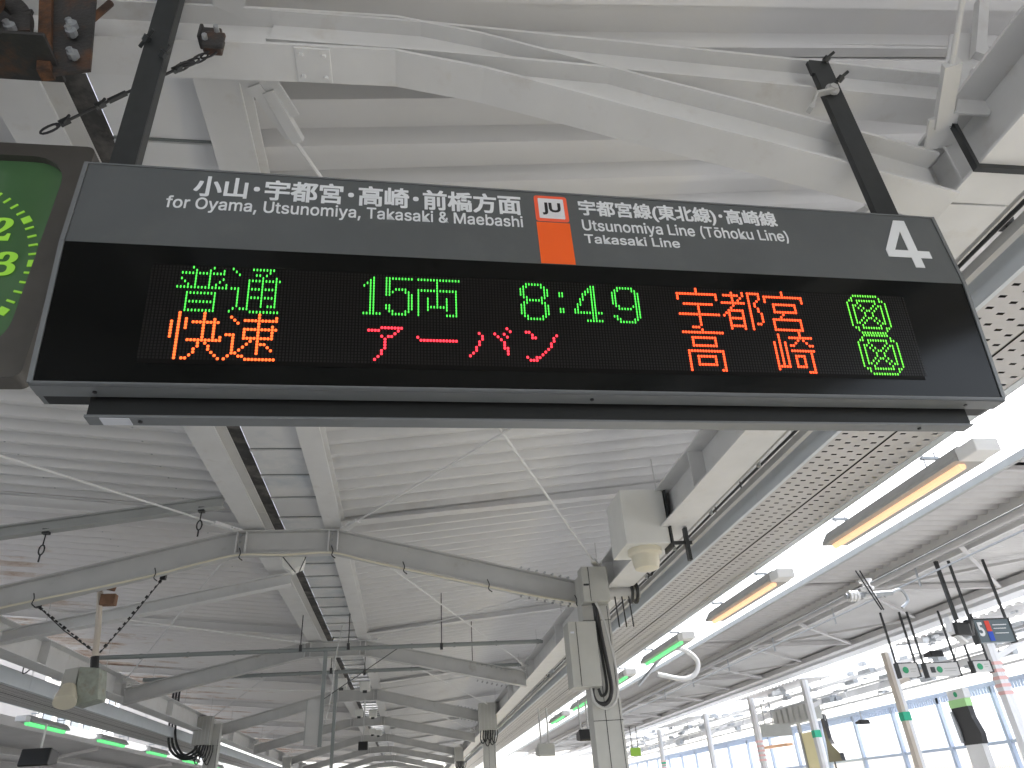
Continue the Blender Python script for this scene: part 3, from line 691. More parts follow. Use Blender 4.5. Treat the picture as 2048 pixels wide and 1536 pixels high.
def glyph(key, u0, line, m, wdt, pu=0.01112, pv=0.0110):
    mb = MB()
    for rowspec in G[key].split(';'):
        r, cs = rowspec.split(':'); r = int(r) + 16 * line
        for c in cs.split(','):
            a, b = (c.split('-') + c.split('-'))[:2]
            for q in range(int(a), int(b) + 1):
                u = (u0 + q * pu) * K; v = (-0.083 - r * pv) * K
                hw, hv = wdt * pu * K / 2, 0.455 * pv * K
                pts = [(-hw, -hv * .6), (-hw * .5, -hv), (hw * .5, -hv), (hw, -hv * .6), (hw, hv * .6), (hw * .5, hv), (-hw * .5, hv), (-hw, hv * .6)]
                vs = [lo(u + x, v + y, 0.0014) for x, y in pts] + [lo(u + x * .8, v + y * .85, 0.0030) for x, y in pts]
                mb.add(vs, [tuple(range(8, 16))] + [(i, (i + 1) % 8, 8 + (i + 1) % 8, 8 + i) for i in range(8)])
    return sbuild(mb, 'led_character', m)
for key, u0, ln, m, wd in (('futsu', .387, 0, 'led_green', .44), ('tsu', .560, 0, 'led_green', .44), ('kai', .386, 1, 'led_orange', .80), ('soku', .560, 1, 'led_orange', .80),
        ('one', 1.001, 0, 'led_green', .44), ('five', 1.078, 0, 'led_green', .44), ('ryo', 1.190, 0, 'led_green', .44),
        ('a', 1.021, 1, 'led_red', .76), ('bar', 1.188, 1, 'led_red', .76), ('ba', 1.369, 1, 'led_red', .76), ('n', 1.571, 1, 'led_red', .76),
        ('eight', 1.560, 0, 'led_green', .44), ('colon', 1.705, 0, 'led_green', .44), ('four', 1.760, 0, 'led_green', .44), ('nine', 1.908, 0, 'led_green', .44),
        ('u', 2.167, 0, 'led_scarlet', .80), ('to', 2.345, 0, 'led_scarlet', .80), ('miya', 2.524, 0, 'led_scarlet', .80), ('taka', 2.168, 1, 'led_scarlet', .80), ('saki', 2.528, 1, 'led_scarlet', .80),
        ('xbox', 2.880, 0, 'led_lime', .46), ('xbox', 2.883, 1, 'led_lime', .46)):
    glyph(key, u0, ln, m, wd)

# hanger bars (parts of the sign): C channels of dark steel
def hanger(u0, u1, vtop, y0, lean, extra, dp=0.05):
    mb = MB()
    def P(u, yv, v): return (u + lean * (v - HT), yv, v)
    def hb(ua, ub, ya, yb, za, zb_):
        vs = [P(u, yv, z) for z in (za, zb_) for yv in (ya, yb) for u in (ua, ub)]
        mb.add(vs, [(0, 2, 3, 1), (4, 5, 7, 6), (0, 1, 5, 4), (2, 6, 7, 3), (0, 4, 6, 2), (1, 3, 7, 5)])
    hb(u0, u1, y0, y0 + 0.006, HT + 0.001, vtop); hb(u0, u0 + 0.006, y0 + .0061, y0 + dp, HT + 0.001, vtop); hb(u1 - 0.006, u1, y0 + .0061, y0 + dp, HT + 0.001, vtop)
    o = sbuild(mb, 'hanger_bar', 'dark_steel', bev=0.0015)
    for (du, dz) in extra:
        q = P((u0 + u1) / 2 + du, y0, vtop - dz)
        b = MB().tube([(q[0] - .01, y0 + 0.02, q[2]), (q[0] + .045, y0 - 0.035, q[2] + .03)], 0.007, 8); b.tube([(q[0] + .012, y0 + .0, q[2] + .008), (q[0] + .024, y0 - 0.016, q[2] + .018)], 0.015, 6)
        sbuild(b, 'bolt', 'dark_steel', o)
    return o
hl = hanger(0.042, 0.120, HT + 1.10, 0.050, 0.0, [(-0.05, 0.42), (0.02, 0.50)])
hr = hanger(2.755, 2.850, HT + 0.925, 0.004, -0.0, [(0.015, 0.01), (0.04, 0.14)], 0.026)
zq = HT + 0.925
cl = MB().bar((2.80, -0.012, zq - .22), (2.70, -0.012, zq - .26), 0.03, 0.012).bar((2.70, -0.012, zq - .26), (2.655, -0.012, zq - .34), 0.026, 0.010).bar((2.655, -0.012, zq - .34), (2.635, -0.012, zq - .37), 0.03, 0.02)
sbuild(cl, 'clamp_arm', 'beam_grey', hr, bev=0.002)
wz = MB(); t_ = cyl((2.79, -0.01, zq - .215), 0.030, 0.012, 'y', 14); wz.add(t_.v, t_.f)
t_ = cyl((2.79, -0.02, zq - .215), 0.018, 0.02, 'y', 6); wz.add(t_.v, t_.f); sbuild(wz, 'washer', 'beam_grey', hr)
sbuild(MB().box(2.738, 2.752, 0.0, 0.016, zq - .10, zq - .02), 'chain_link', 'dark_steel', hr)

# ------------------------------------------------------------------ station clock
CK = 0.905
cc = (-1.732 * CK, 1.765 * CK); YK = 2.1 * CK
clk = thing('station_clock', 'square platform clock with green dial and lime numerals, cut off at the left edge', 'clock', (cc[0], YK, cc[1]))
def kp(pts, d0, d1): return MB().prism(pts, lambda a, b, q: (a, q, b), d0, d1)
def rr(cx, cz, hw, hh, r, n=8):
    out = []
    for sx_, sz_, a0 in ((1, 1, 0), (-1, 1, 90), (-1, -1, 180), (1, -1, 270)):
        for i in range(n + 1):
            a = math.radians(a0 + 90 * i / n); out.append((cx + sx_ * (hw - r) + r * math.cos(a), cz + sz_ * (hh - r) + r * math.sin(a)))
    return out
outer = rr(cc[0], cc[1], 0.462, 0.468, 0.03); inner = rr(cc[0] - 0.01, cc[1] + 0.01, 0.400, 0.400, 0.12)
rim = MB(); n = len(outer)
rim.v = [(a, YK, b) for a, b in outer] + [(a, YK, b) for a, b in inner] + [(a, YK + .07, b) for a, b in outer] + [(a, YK + .03, b) for a, b in inner]
for i in range(n):
    j = (i + 1) % n
    rim.f += [(i, j, n + j, n + i), (i, 2 * n + i, 2 * n + j, j), (n + i, n + j, 3 * n + j, 3 * n + i)]
rim.f.append(tuple(range(2 * n, 3 * n)))
build(rim, 'case', 'clock_case', clk, bev=0.0)
build(kp(inner, YK + 0.028, YK + 0.034), 'dial', 'clock_dial', clk)
zc = 1.694 * CK + 0.0; xc = -1.723 * CK; R = 0.4055 * CK
for i in range(60):
    a = math.radians(94.5 - i * 6); major = i % 5 == 0
    r0, r1, wd = (R - 0.014, R + 0.014, 0.013) if major else (R - 0.016, R + 0.010, 0.0035)
    c_, s_ = math.cos(a), math.sin(a)
    pts = [(xc + r0 * c_ - wd * s_, zc + r0 * s_ + wd * c_), (xc + r1 * c_ - wd * s_, zc + r1 * s_ + wd * c_), (xc + r1 * c_ + wd * s_, zc + r1 * s_ - wd * c_), (xc + r0 * c_ + wd * s_, zc + r0 * s_ - wd * c_)]
    build(kp(pts, YK + 0.024, YK + 0.027), 'minute_mark', 'clock_mark', clk)
SERIF = {'1': '𝟏', '2': '𝟐', '3': '𝟑', '4': '𝟒', '5': '𝟓', '6': '𝟔', '7': '𝟕', '8': '𝟖', '9': '𝟗', '0': '𝟎'}
for h in range(1, 13):
    a = math.radians(94.5 - h * 30); rn = R * 0.79
    x, z = xc + rn * math.cos(a), zc + rn * math.sin(a)
    s = str(h); hw = 0.033 * len(s)
    build(text_mesh(''.join(SERIF[c] for c in s), x - hw, x + hw, z - 0.048, z + 0.048, ydep=YK + 0.024, bold=0.012), 'numeral', 'clock_mark', clk)
for ang, L, wd, nm in ((264.5, 0.20, 0.016, 'hour_hand'), (288, 0.30, 0.011, 'minute_hand')):
    a = math.radians(90 - ang); d = V((math.cos(a), 0, math.sin(a)))
    build(MB().bar(V((xc, YK + .016, zc)) - d * .05, V((xc, YK + .016, zc)) + d * L, wd * 2, 0.003, up=(0, 1, 0)), nm, 'clock_mark', clk)

# rusty hanging bracket above the clock
rb_ = thing('rusty_bracket', 'rusty brown steel bracket with curved pipe clamp above the clock, top left corner', 'bracket', (-1.35, 1.75, 2.3))
pk = MB()
pk.box(-1.80, -1.215, 1.62, 1.80, 2.265, 2.280)
pk.box(-1.80, -1.42, 1.795, 1.81, 2.28, 2.66)
build(pk, 'base_plate', 'rust_grey', rb_, bev=0.002)
ang = MB(); ang.bar((-1.245, 1.62, 2.25), (-1.245, 1.30, 2.62), 0.06, 0.012); 
ang = MB().prism([(-1.225, 2.225), (-1.112, 2.262), (-1.20, 2.78), (-1.36, 2.78)], lambda a, b, q: (a, q, b), 1.735, 1.747)
build(ang, 'side_plate', 'rust_grey', rb_)
build(MB().prism([(-1.262, 2.215), (-1.222, 2.225), (-1.352, 2.78), (-1.392, 2.78)], lambda a, b, q: (a, q, b), 1.715, 1.760), 'angle_flange', 'rust', rb_)
arc = curve_pts([(-1.62, 1.69, 2.55), (-1.48, 1.69, 2.56), (-1.37, 1.69, 2.48), (-1.335, 1.69, 2.36)], 6)
mb = MB()
for p, q in zip(arc[:-1], arc[1:]): mb.bar(p, q, 0.06, 0.028, up=(0, 1, 0))
build(mb, 'pipe_clamp', 'rust_grey', rb_)
build(MB().tube([(-1.48, 1.64, 2.50), (-1.50, 1.60, 2.25), (-1.52, 1.58, 1.9)], 0.075, 20), 'pipe', 'rust', rb_, smooth=True)
bl = MB()
for c_ in ((-1.205, 1.70, 2.46), (-1.198, 1.70, 2.42), (-1.165, 1.70, 2.30), (-1.36, 1.655, 2.36)):
    bl.tube([(c_[0], c_[1] + .03, c_[2]), (c_[0] - .008, c_[1] - .012, c_[2] + .004)], 0.011, 6); bl.tube([(c_[0], c_[1] + .02, c_[2]), (c_[0], c_[1] + .0, c_[2])], 0.019, 8)
build(bl, 'bolt', 'galv', rb_)
build(MB().tube([(-1.20, 1.76, 2.53), (-1.14, 1.76, 2.68)], 0.013, 8), 'stud', 'rust', rb_)

# safety wire with turnbuckles
sw = thing('safety_chain', 'dark chain and turnbuckle wire slung from roof beam to clock top', 'chain', (-0.8, 1.9, 2.55))
A_, B_ = V((-0.775, 1.85, 2.56)), V((-1.29, 1.87, 2.075))
d = (B_ - A_)
build(MB().tube([A_ + d * .12, A_ + d * .9], 0.005, 6), 'wire', 'black_rubber', sw)
lk = MB()
def link(c, dirv, L=0.035, Wd=0.014, r=0.004, flip=False):
    dirv = dirv.normalized(); sd_ = dirv.cross(V((0, 1, 0))).normalized() if not flip else V((0, 1, 0))
    pts = [c + dirv * (L * math.cos(2 * math.pi * i / 12)) + sd_ * (Wd * math.sin(2 * math.pi * i / 12)) for i in range(13)]
    lk.tube(pts, r, 6, cap=False)
for i in range(4): link(A_ + d * (0.03 + i * 0.055), d, flip=i % 2 == 1)
link(A_ + d * 0.93, d)
build(lk, 'chain_link', 'black_rubber', sw)
tb = MB()
for f_ in (0.22, 0.42, 0.66, 0.85):
    p = A_ + d * f_; tb.bar(p - d * .02, p + d * .03, 0.018, 0.018); tb.bar(p + V((0, -.01, -.02)), p + V((.012, -.01, .022)), 0.007, 0.007)
tb.bar(A_ + d * .52, A_ + d * .62, 0.014, 0.014)
build(tb, 'turnbuckle', 'dark_steel', sw)
cp = MB().box(-0.815, -0.745, 1.80, 1.868, 2.56, 2.64).box(-0.80, -0.725, 1.79, 1.81, 2.52, 2.60).box(-0.83, -0.815, 1.80, 1.86, 2.58, 2.66)
build(cp, 'beam_clamp', 'rust_grey', sw, bev=0.006)
bl = MB()
for c_ in ((-0.755, 1.785, 2.60), (-0.79, 1.79, 2.55)): t_ = cyl(c_, 0.010, 0.04, 'y', 6); bl.add(t_.v, t_.f)
build(bl, 'bolt', 'galv', sw)

# ------------------------------------------------------------------ cable sagging under the second frame, with clips
yk = F0 + DF - 0.03
t = thing('frame_cable', 'pale yellowish cable clipped in shallow sags under the arched frame beam', 'cable', (CX, yk, 2.5))
ctrl = [(-4.4, 2.03), (-3.9, 2.14), (-3.3, 2.26), (-2.75, 2.38), (-2.3, 2.50), (-1.9, 2.585), (-1.41, 2.575), (-0.9, 2.59), (-0.55, 2.50), (-0.1, 2.39), (0.35, 2.28), (0.85, 2.165), (1.3, 2.06), (1.84, 1.96)]
build(MB().tube(curve_pts([(a, yk, b - .005) for a, b in ctrl], 4), 0.012, 8), 'cable', 'cream', t, smooth=True)
for i, (a, b) in enumerate(ctrl):
    if i % 2 == 1:
        build(MB().tube(curve_pts([(a, yk - .015, b + .07), (a + .02, yk - .02, b + .01), (a + .01, yk - .02, b - .04), (a + .05, yk - .02, b - .075)], 3), 0.006, 6), 'clip', 'black_plastic', t)
t = thing('white_pendant_box', 'small white folded plate hanging under the middle of the arched frame', 'bracket', (-1.36, 8.5, 2.5))
build(MB().prism([(-1.47, 2.60), (-1.22, 2.60), (-1.24, 2.50), (-1.36, 2.44), (-1.45, 2.50)], lambda a, b, q: (a, q, b), 8.32, 8.5), 'plate', 'box_white', t)
build(MB().tube([(-1.47, 8.32, 2.62), (-1.30, 8.31, 2.42)], 0.006, 6).tube([(-1.20, 8.32, 2.60), (-1.26, 8.31, 2.42)], 0.006, 6), 'wire', 'dark_steel', t)
# hanging eye-rods on the left strut
def eyerod(x, yy, z, L, lab):
    t = thing('eye_rod', lab, 'rod', (x, yy, z), 'dark eye rods hanging from the roof steel')
    mb = MB().tube([(x, yy, z), (x, yy, z - L)], 0.007, 6)
    pts = [V((x, yy, z - L - 0.05)) + V((0.025 * math.cos(a), 0, 0.05 * math.sin(a))) for a in [2 * math.pi * i / 12 for i in range(13)]]
    mb.tube(pts, 0.008, 6, cap=False); mb.tube([(x, yy, z - L - 0.1), (x, yy, z - L - 0.17)], 0.009, 6)
    build(mb, 'rod', 'black_plastic', t); build(MB().box(x - .03, x + .03, yy - .03, yy + .03, z - .01, z + .04), 'clamp', 'dark_steel', t)
eyerod(-2.16, F0 + DF - .75, 2.82, 0.10, 'dark eye rod hanging near the middle, left of the arched frame crown')
eyerod(-3.60, F0 + DF - .75, 2.61, 0.12, 'dark eye rod hanging from the left strut near the picture edge')
for i, (x, yy, z, L) in enumerate(((-1.75, 12.4, 2.95, .40), (-1.5, 14.9, 3.05, .45), (-1.0, 12.4, 3.05, .5), (-0.87, 14.9, 3.05, .5), (0.5, 12.4, 3.2, .7), (1.2, 14.9, 3.3, .8))):
    t = thing('drop_rod', ['first thin drop rod left of the gutter', 'second thin drop rod left of the gutter', 'third thin drop rod under the gutter', 'fourth thin drop rod under the gutter', 'thin drop rod right of the gutter, nearer pipe', 'thin drop rod right of the gutter, farther pipe'][i] + ', carrying a grey cross pipe', 'rod', (x, yy, z))
    build(MB().tube([(x, yy, z), (x + .0, yy, z - L - .22)], 0.008, 6).tube([(x, yy, z - L - .22), (x, yy, z - L - .12)], 0.025, 8), 'rod', 'black_plastic', t)

# cross pipes with hanging posts
def crosspipe(yy, z, x0, x1, xp, zl, lab):
    t = thing('cross_pipe', lab, 'pipe', (CX, yy, z), 'grey pipes crossing under the roof')
    build(MB().tube([(x0, yy, z), (x1, yy, z)], 0.034, 10), 'pipe', 'pipe_dark', t, smooth=True)
    build(MB().box(xp - .03, xp + .03, yy - .02, yy + .02, zl, z - .03), 'drop_post', 'pipe_dark', t)
    cb = MB()
    for xx in [x0 + 0.7 * i for i in range(int((x1 - x0) / .7) + 1)]: cb.tube([(xx, yy, z), (xx + .03, yy, z)], 0.042, 10)
    build(cb, 'coupling', 'pipe_dark', t)['kind'] = 'stuff'
crosspipe(12.5, 2.37, -4.9, 2.2, -1.36, 0.95, 'grey horizontal pipe crossing the roof, nearer of two, with a long drop post')
crosspipe(15.0, 2.42, -4.9, 2.2, -1.40, 0.2, 'grey horizontal pipe crossing the roof, farther of two, with a longer drop post')
t = thing('hanging_board', 'grey sign board seen edge-on at the foot of the nearer drop post', 'sign', (-1.45, 12.5, 1.0))
build(MB().box(-1.58, -1.39, 12.49, 12.53, 0.98, 1.62), 'board', 'beam_grey', t); build(MB().box(-1.60, -1.58, 12.485, 12.535, .98, 1.62), 'frame', 'grey_steel', t)
t = thing('hanging_wire', 'thin cable dangling beside the drop posts in the middle', 'cable', (-1.2, 12.6, 1.6))
build(MB().tube(curve_pts([(-1.10, 12.3, 2.7), (-1.18, 12.3, 2.2), (-1.22, 12.3, 1.6), (-1.28, 12.3, 1.25)]), 0.009, 6), 'wire', 'beam_grey', t)
build(MB().tube([(-0.2, 13.5, 2.55), (-1.32, 12.4, 1.62)], 0.007, 6), 'guy_wire', 'black_rubber', t)

# ------------------------------------------------------------------ old hanging device on the left with guy chains
t = thing('hanging_floodlight', 'weathered pale green floodlight on a rusty drop pole with two guy chains, left', 'lamp', (-3.55, 9, 1.3))
build(MB().tube([(-3.60, 9, 2.44), (-3.53, 9, 2.0), (-3.49, 9, 1.62)], 0.034, 10), 'pole', 'wood_col', t, smooth=True)
build(MB().tube([(-3.50, 9, 1.72), (-3.48, 9, 1.60)], 0.045, 10), 'pole_collar', 'black_plastic', t)
hd = build(MB().prism([(-3.74, 1.58), (-3.60, 1.60), (-3.60, 1.28), (-3.76, 1.34)], lambda a, b, q: (a, q, b), 8.9, 9.1), 'housing', 'cabinet_grey', t, bev=0.006)
build(MB().prism([(-3.595, 1.60), (-3.38, 1.58), (-3.33, 1.26), (-3.56, 1.20)], lambda a, b, q: (a, q, b), 8.88, 9.12), 'gear_box', 'pale_green', t, bev=0.01)
lens = MB().tube([(-3.66, 8.90, 1.40), (-3.64, 8.84, 1.28), (-3.63, 8.81, 1.23)], [0.07, 0.11, 0.115], 20)
build(lens, 'lamp_lens', 'cream', t, smooth=True)
build(MB().bar((-3.66, 8.98, 2.52), (-3.44, 8.98, 2.47), 0.06, 0.05).box(-3.64, -3.58, 8.9, 9.0, 2.44, 2.72).box(-3.56, -3.40, 8.93, 9.03, 2.28, 2.40), 'roof_clamp', 'rust_light', t)
build(MB().box(-3.63, -3.60, 8.9, 8.97, 2.50, 2.78), 'roof_hook', 'cream', t)
def chain(a, b, n=14, nm='guy_chain'):
    a, b = V(a), V(b); mb = MB().tube([a, (a + b) / 2 + V((0, 0, -0.03)), b], 0.006, 6)
    for i in range(n):
        p = a.lerp(b, (i + .5) / n); q = 0.016 if i % 3 else 0.028
        mb.bar(p, p + (b - a).normalized() * 0.035, q, q)
    build(mb, nm, 'black_plastic', t)
chain((-2.93, 9, 2.59), (-3.46, 9, 1.76)); chain((-4.24, 9, 2.30), (-3.53, 9, 1.78))
build(MB().box(-2.96, -2.90, 8.97, 9.03, 2.57, 2.68).box(-4.27, -4.21, 8.97, 9.03, 2.28, 2.38), 'chain_anchor', 'black_plastic', t)

# black loudspeaker, lower left, and other small hanging boxes
def hangbox(name, x0, x1, yy, z0, z1, ztop, m, lab, cat, d=0.3, pm='beam_grey', nrod=1):
    t = thing(name, lab, cat, ((x0 + x1) / 2, yy, z0))
    build(MB().prism([(yy, z0 + .02), (yy + .03, z0), (yy + d, z0 + .03), (yy + d, z1 - .04), (yy + .04, z1)], lambda a, b, q: (q, a, b), x0, x1), 'case', m, t, bev=0.012)
    mb = MB()
    for i in range(nrod):
        xx = (x0 + x1) / 2 + (i - (nrod - 1) / 2) * 0.12; mb.tube([(xx, yy + d / 2, z1 - .03), (xx, yy + d / 2, ztop)], 0.014, 6)
    build(mb, 'drop_rod', pm, t)
    return t
t = hangbox('loudspeaker', -4.93, -4.57, 11, 0.80, 1.01, 1.30, 'black_plastic', 'black loudspeaker box hanging on a pale rod, bottom left corner', 'speaker', pm='box_white')
hangbox('signal_box', 1.92, 2.18, 12, 0.62, 0.80, 1.3, 'cabinet_grey', 'small grey box on two rods hanging left of the nearest column', 'box', nrod=2)
hangbox('loudspeaker', 2.62, 2.84, 12.2, 0.81, 0.98, 1.4, 'black_plastic', 'small black loudspeaker half hidden by the nearest column foot', 'speaker', nrod=2)
hangbox('loudspeaker', -1.25, -1.02, 20, 1.40, 1.60, 2.6, 'black_plastic', 'little black loudspeaker hanging in the far middle under the gutter', 'speaker')
t = thing('hanging_signboard', 'tiny lime green sign hanging just right of the nearest column', 'sign', (5.7, 20, .92))
build(MB().box(5.57, 5.83, 20, 20.04, .92, 1.11), 'board', 'lime', t); build(MB().tube([(5.62, 20.02, 1.11), (5.62, 20.02, 1.6)], .012, 6).tube([(5.78, 20.02, 1.11), (5.78, 20.02, 1.6)], .012, 6), 'drop_rod', 'dark_steel', t)
for i, (x, yy) in enumerate(((-1.62, 18.6), (-1.1, 19.2), (-1.55, 24.5), (-1.15, 24.9), (-1.4, 30.5), (-1.2, 31))):
    t = thing('gutter_fitting', ['pale fitting under the far gutter, first and largest', 'pale fitting under the far gutter, right of the largest', 'small fitting under the far gutter, left of a pair', 'small fitting under the far gutter, right of a pair', 'tiny fitting under the farthest gutter, left', 'tiny fitting under the farthest gutter, right'][i], 'fitting', (x, yy, 2.7))
    build(MB().box(x - .12, x + .12, yy, yy + .3, 2.66, 2.86), 'case', 'box_white', t, bev=.01); build(MB().box(x - .05, x + .05, yy + .05, yy + .12, 2.60, 2.66), 'clip', 'dark_steel', t)

# ------------------------------------------------------------------ next canopy on the right
c2 = thing('platform_canopy', 'neighbouring grey canopy across the tracks on the right, with X bracing beneath', 'canopy', (10.5, 20, GZ))
z2 = lambda x: 3.58
def sheet_x(x0, x1, y0, y1, parent, z, m, pitch=0.25):
    return sheet(x0, x1, y0, y1, 'roof_sheet', m, parent, lambda x: z, pitch, 0.05)
for k in range(11):
    sheet_x(8.05, 9.30, -4 + 6 * k, 2.06 + 6 * k, c2, 3.60, 'duct_white')
    sheet_x(9.2, 13.0, -4 + 6 * k, 2.06 + 6 * k, c2, 3.54, 'canopy2', 0.12)
build(MB().box(9.15, 9.21, -4, 66, 3.50, 3.70), 'leak_plate', 'canopy2', c2)  # added plate, blocks sun leaking through where the sheets overlap
build(MB().box(7.98, 8.05, -4, 66, 3.58, 3.68), 'fascia', 'grey_steel', c2)
build(MB().tube([(9.18, -4, 3.42), (9.18, 66, 3.42)], 0.07, 12), 'gutter_pipe', 'duct_white', c2, smooth=True)
build(MB().box(9.75, 9.83, -4, 66, 3.44, 3.52), 'purlin', 'canopy2', c2)
build(MB().box(12.35, 12.65, -4, 66, 3.36, 3.50), 'edge_beam', 'duct_white', c2)
build(MB().box(12.95, 13.5, -4, 66, 3.36, 3.60), 'fascia', 'panel_white', c2)
for k in range(11):
    ya = -4 + 6 * k
    mb = MB().bar((9.2, ya, 3.45), (12.4, ya, 3.45), .10, .10)
    build(mb, 'cross_beam', 'duct_white', c2)
    for a, b in (((9.3, ya + .1, 3.44), (12.3, ya + 2.9, 3.44)), ((9.3, ya + 3.0, 3.40), (12.3, ya + 5.9, 3.40)), ((9.3, ya + 5.9, 3.42), (12.3, ya + 3.1, 3.42))):
        build(MB().bar(a, b, 0.07, 0.05), 'brace_rod', 'duct_white', c2)
for k in range(9):
    build(MB().tube([(9.3, 3 + 3.1 * k, 3.4), (9.3, 3.0 + 3.1 * k, 3.05)], 0.022, 6), 'drop_rod', 'galv', c2)
# insulators / bracket arm between the canopies
t = thing('insulator_arm', 'white overhead-line bracket with ribbed insulators in the bright gap', 'insulator', (6.0, 9, 2.2))
build(MB().tube([(5.68, 9, 2.13), (6.35, 9, 2.16)], 0.035, 10).tube(curve_pts([(6.3, 9.1, 2.14), (6.55, 9.1, 2.22), (6.62, 9.1, 2.08), (6.5, 9.1, 1.98)]), 0.02, 8), 'arm', 'galv', t, smooth=True)
ins = MB()
for i in range(5): ins.tube([(6.02, 9, 2.34 - i * .05), (6.02, 9, 2.31 - i * .05)], 0.085 if i % 2 == 0 else 0.05, 14)
for i in range(3): ins.tube([(5.72 + i * .05, 9, 2.13), (5.75 + i * .05, 9, 2.13)], 0.07, 14)
build(ins, 'insulator', 'lamp_white', t, smooth=True)
build(MB().tube([(5.86, 8.9, 2.44), (6.06, 8.9, 1.92)], 0.010, 6).tube([(5.92, 8.9, 2.44), (6.09, 8.9, 1.92)], 0.010, 6), 'stay_rod', 'black_plastic', t)
t = thing('insulator_arm', 'farther overhead-line hook with a curled white pipe, beside the green lamp', 'insulator', (6.4, 14, 2.0))
build(MB().tube(curve_pts([(4.9, 14, 2.44), (5.2, 14, 2.40), (5.42, 14, 2.20), (5.36, 14, 1.98), (5.1, 14, 1.88), (4.6, 14, 1.98)]), 0.045, 10), 'hook_pipe', 'lamp_white', t, smooth=True)
build(MB().tube([(4.2, 14, 1.80), (4.9, 14, 2.44)], 0.03, 8).tube([(4.70, 14, 2.36), (5.0, 14, 2.48)], 0.08, 10), 'arm', 'galv', t)
t = thing('overhead_wire', 'thin overhead wires running along the track between the canopies', 'wire', (6.0, 10, 2.9))
build(MB().tube([(8.6, 3, 2.95), (8.6, 60, 2.95)], 0.016, 6).tube([(6.4, 3, 2.45), (6.4, 60, 2.1)], 0.010, 6), 'wire', 'galv', t)

# platform 5 sign, speakers, white signs
def board(x0, x1, yy, z0, z1, m, name, lab, ztop, items=(), rodm='dark_steel', frame=True):
    t = thing(name, lab, 'sign', ((x0 + x1) / 2, yy, z0))
    b = build(MB().box(x0, x1, yy, yy + .12, z0, z1), 'board', m, t, bev=.004)
    if frame: build(MB().box(x0 - .03, x0, yy - .01, yy + .13, z0 - .02, z1 + .02).box(x1, x1 + .03, yy - .01, yy + .13, z0 - .02, z1 + .02).box(x0, x1, yy - .01, yy + .13, z1, z1 + .02), 'frame', 'dark_steel', t)
    for xa in (x0 - .03, x1 - .005): build(MB().box(xa, xa + .035, yy + .03, yy + .07, z1 + .02, ztop), 'hanger_bar', rodm, t)
    return t
t = board(9.84, 10.52, 12, 1.98, 2.36, 'sign5_grey', 'track_sign', 'dark grey hanging sign with white 5 and red and blue stripe', 3.45)
build(text_mesh('5', 9.88, 9.99, 2.08, 2.32, ydep=11.996, bold=.03), 'lettering', 'letter', t)
build(MB().box(10.04, 10.13, 11.990, 11.999, 2.16, 2.34), 'red_stripe', 'red', t); build(MB().box(10.04, 10.13, 11.990, 11.999, 2.0, 2.157), 'blue_stripe', 'blue', t)
build(MB().box(10.18, 10.45, 11.992, 11.999, 2.26, 2.275).box(10.18, 10.42, 11.992, 11.999, 2.20, 2.212).box(10.18, 10.44, 11.992, 11.999, 2.12, 2.132), 'text_line', 'letter', t)
t = thing('loudspeaker', 'black horn loudspeaker with a white rim on a dark drop pole, upper right group', 'speaker', (9.5, 12, 2.1))
build(MB().bar((9.30, 11.9, 2.20), (9.60, 11.9, 2.18), .20, .22), 'case', 'black_plastic', t, bev=.03)
build(MB().prism([(9.28, 2.40), (9.34, 2.42), (9.31, 2.18), (9.50, 1.98), (9.46, 1.95), (9.25, 2.16)], lambda a, b, q: (a, q, b), 11.85, 11.98), 'rim', 'lamp_white', t)
build(MB().tube([(9.66, 11.9, 2.32), (9.60, 11.9, 2.10)], .08, 12), 'horn', 'black_plastic', t)
build(MB().box(9.44, 9.50, 11.9, 11.95, 2.36, 3.4), 'drop_pole', 'dark_steel', t)
hangbox('loudspeaker', 11.78, 12.10, 16, 2.38, 2.52, 2.75, 'black_plastic', 'black loudspeaker above the white signs on the right', 'speaker')
hangbox('loudspeaker', 12.9, 13.2, 21.5, 1.45, 1.58, 1.9, 'black_plastic', 'small black loudspeaker low between the two green taped columns', 'speaker')
for i, (x0, x1, z0, z1, lab) in enumerate(((10.88, 11.33, 1.98, 2.26, 'small white hanging sign with green roundel, leftmost of three'), (11.55, 12.33, 1.96, 2.24, 'wide white hanging sign with pictogram and green roundel, middle of three'), (12.73, 13.15, 2.01, 2.24, 'small white hanging sign with green roundel, rightmost of three'))):
    t = board(x0, x1, 16, z0, z1, 'canopy2', 'direction_sign', lab, 3.4 if i < 2 else 3.3)
    xr = x0 + (.14 if i != 1 else .30)
    build(cyl((xr, 15.995, (z0 + z1) / 2), .07, .008, 'y', 18), 'roundel', 'sign_green', t)
    if i == 1: build(MB().box(x0 + .08, x0 + .19, 15.99, 15.999, z0 + .08, z1 - .08), 'pictogram', 'dark_steel', t)
    build(MB().box(xr + .12, x1 - .05, 15.992, 15.999, z0 + .15, z0 + .163).box(xr + .12, x1 - .08, 15.992, 15.999, z0 + .10, z0 + .11), 'text_line', 'grey_steel', t)

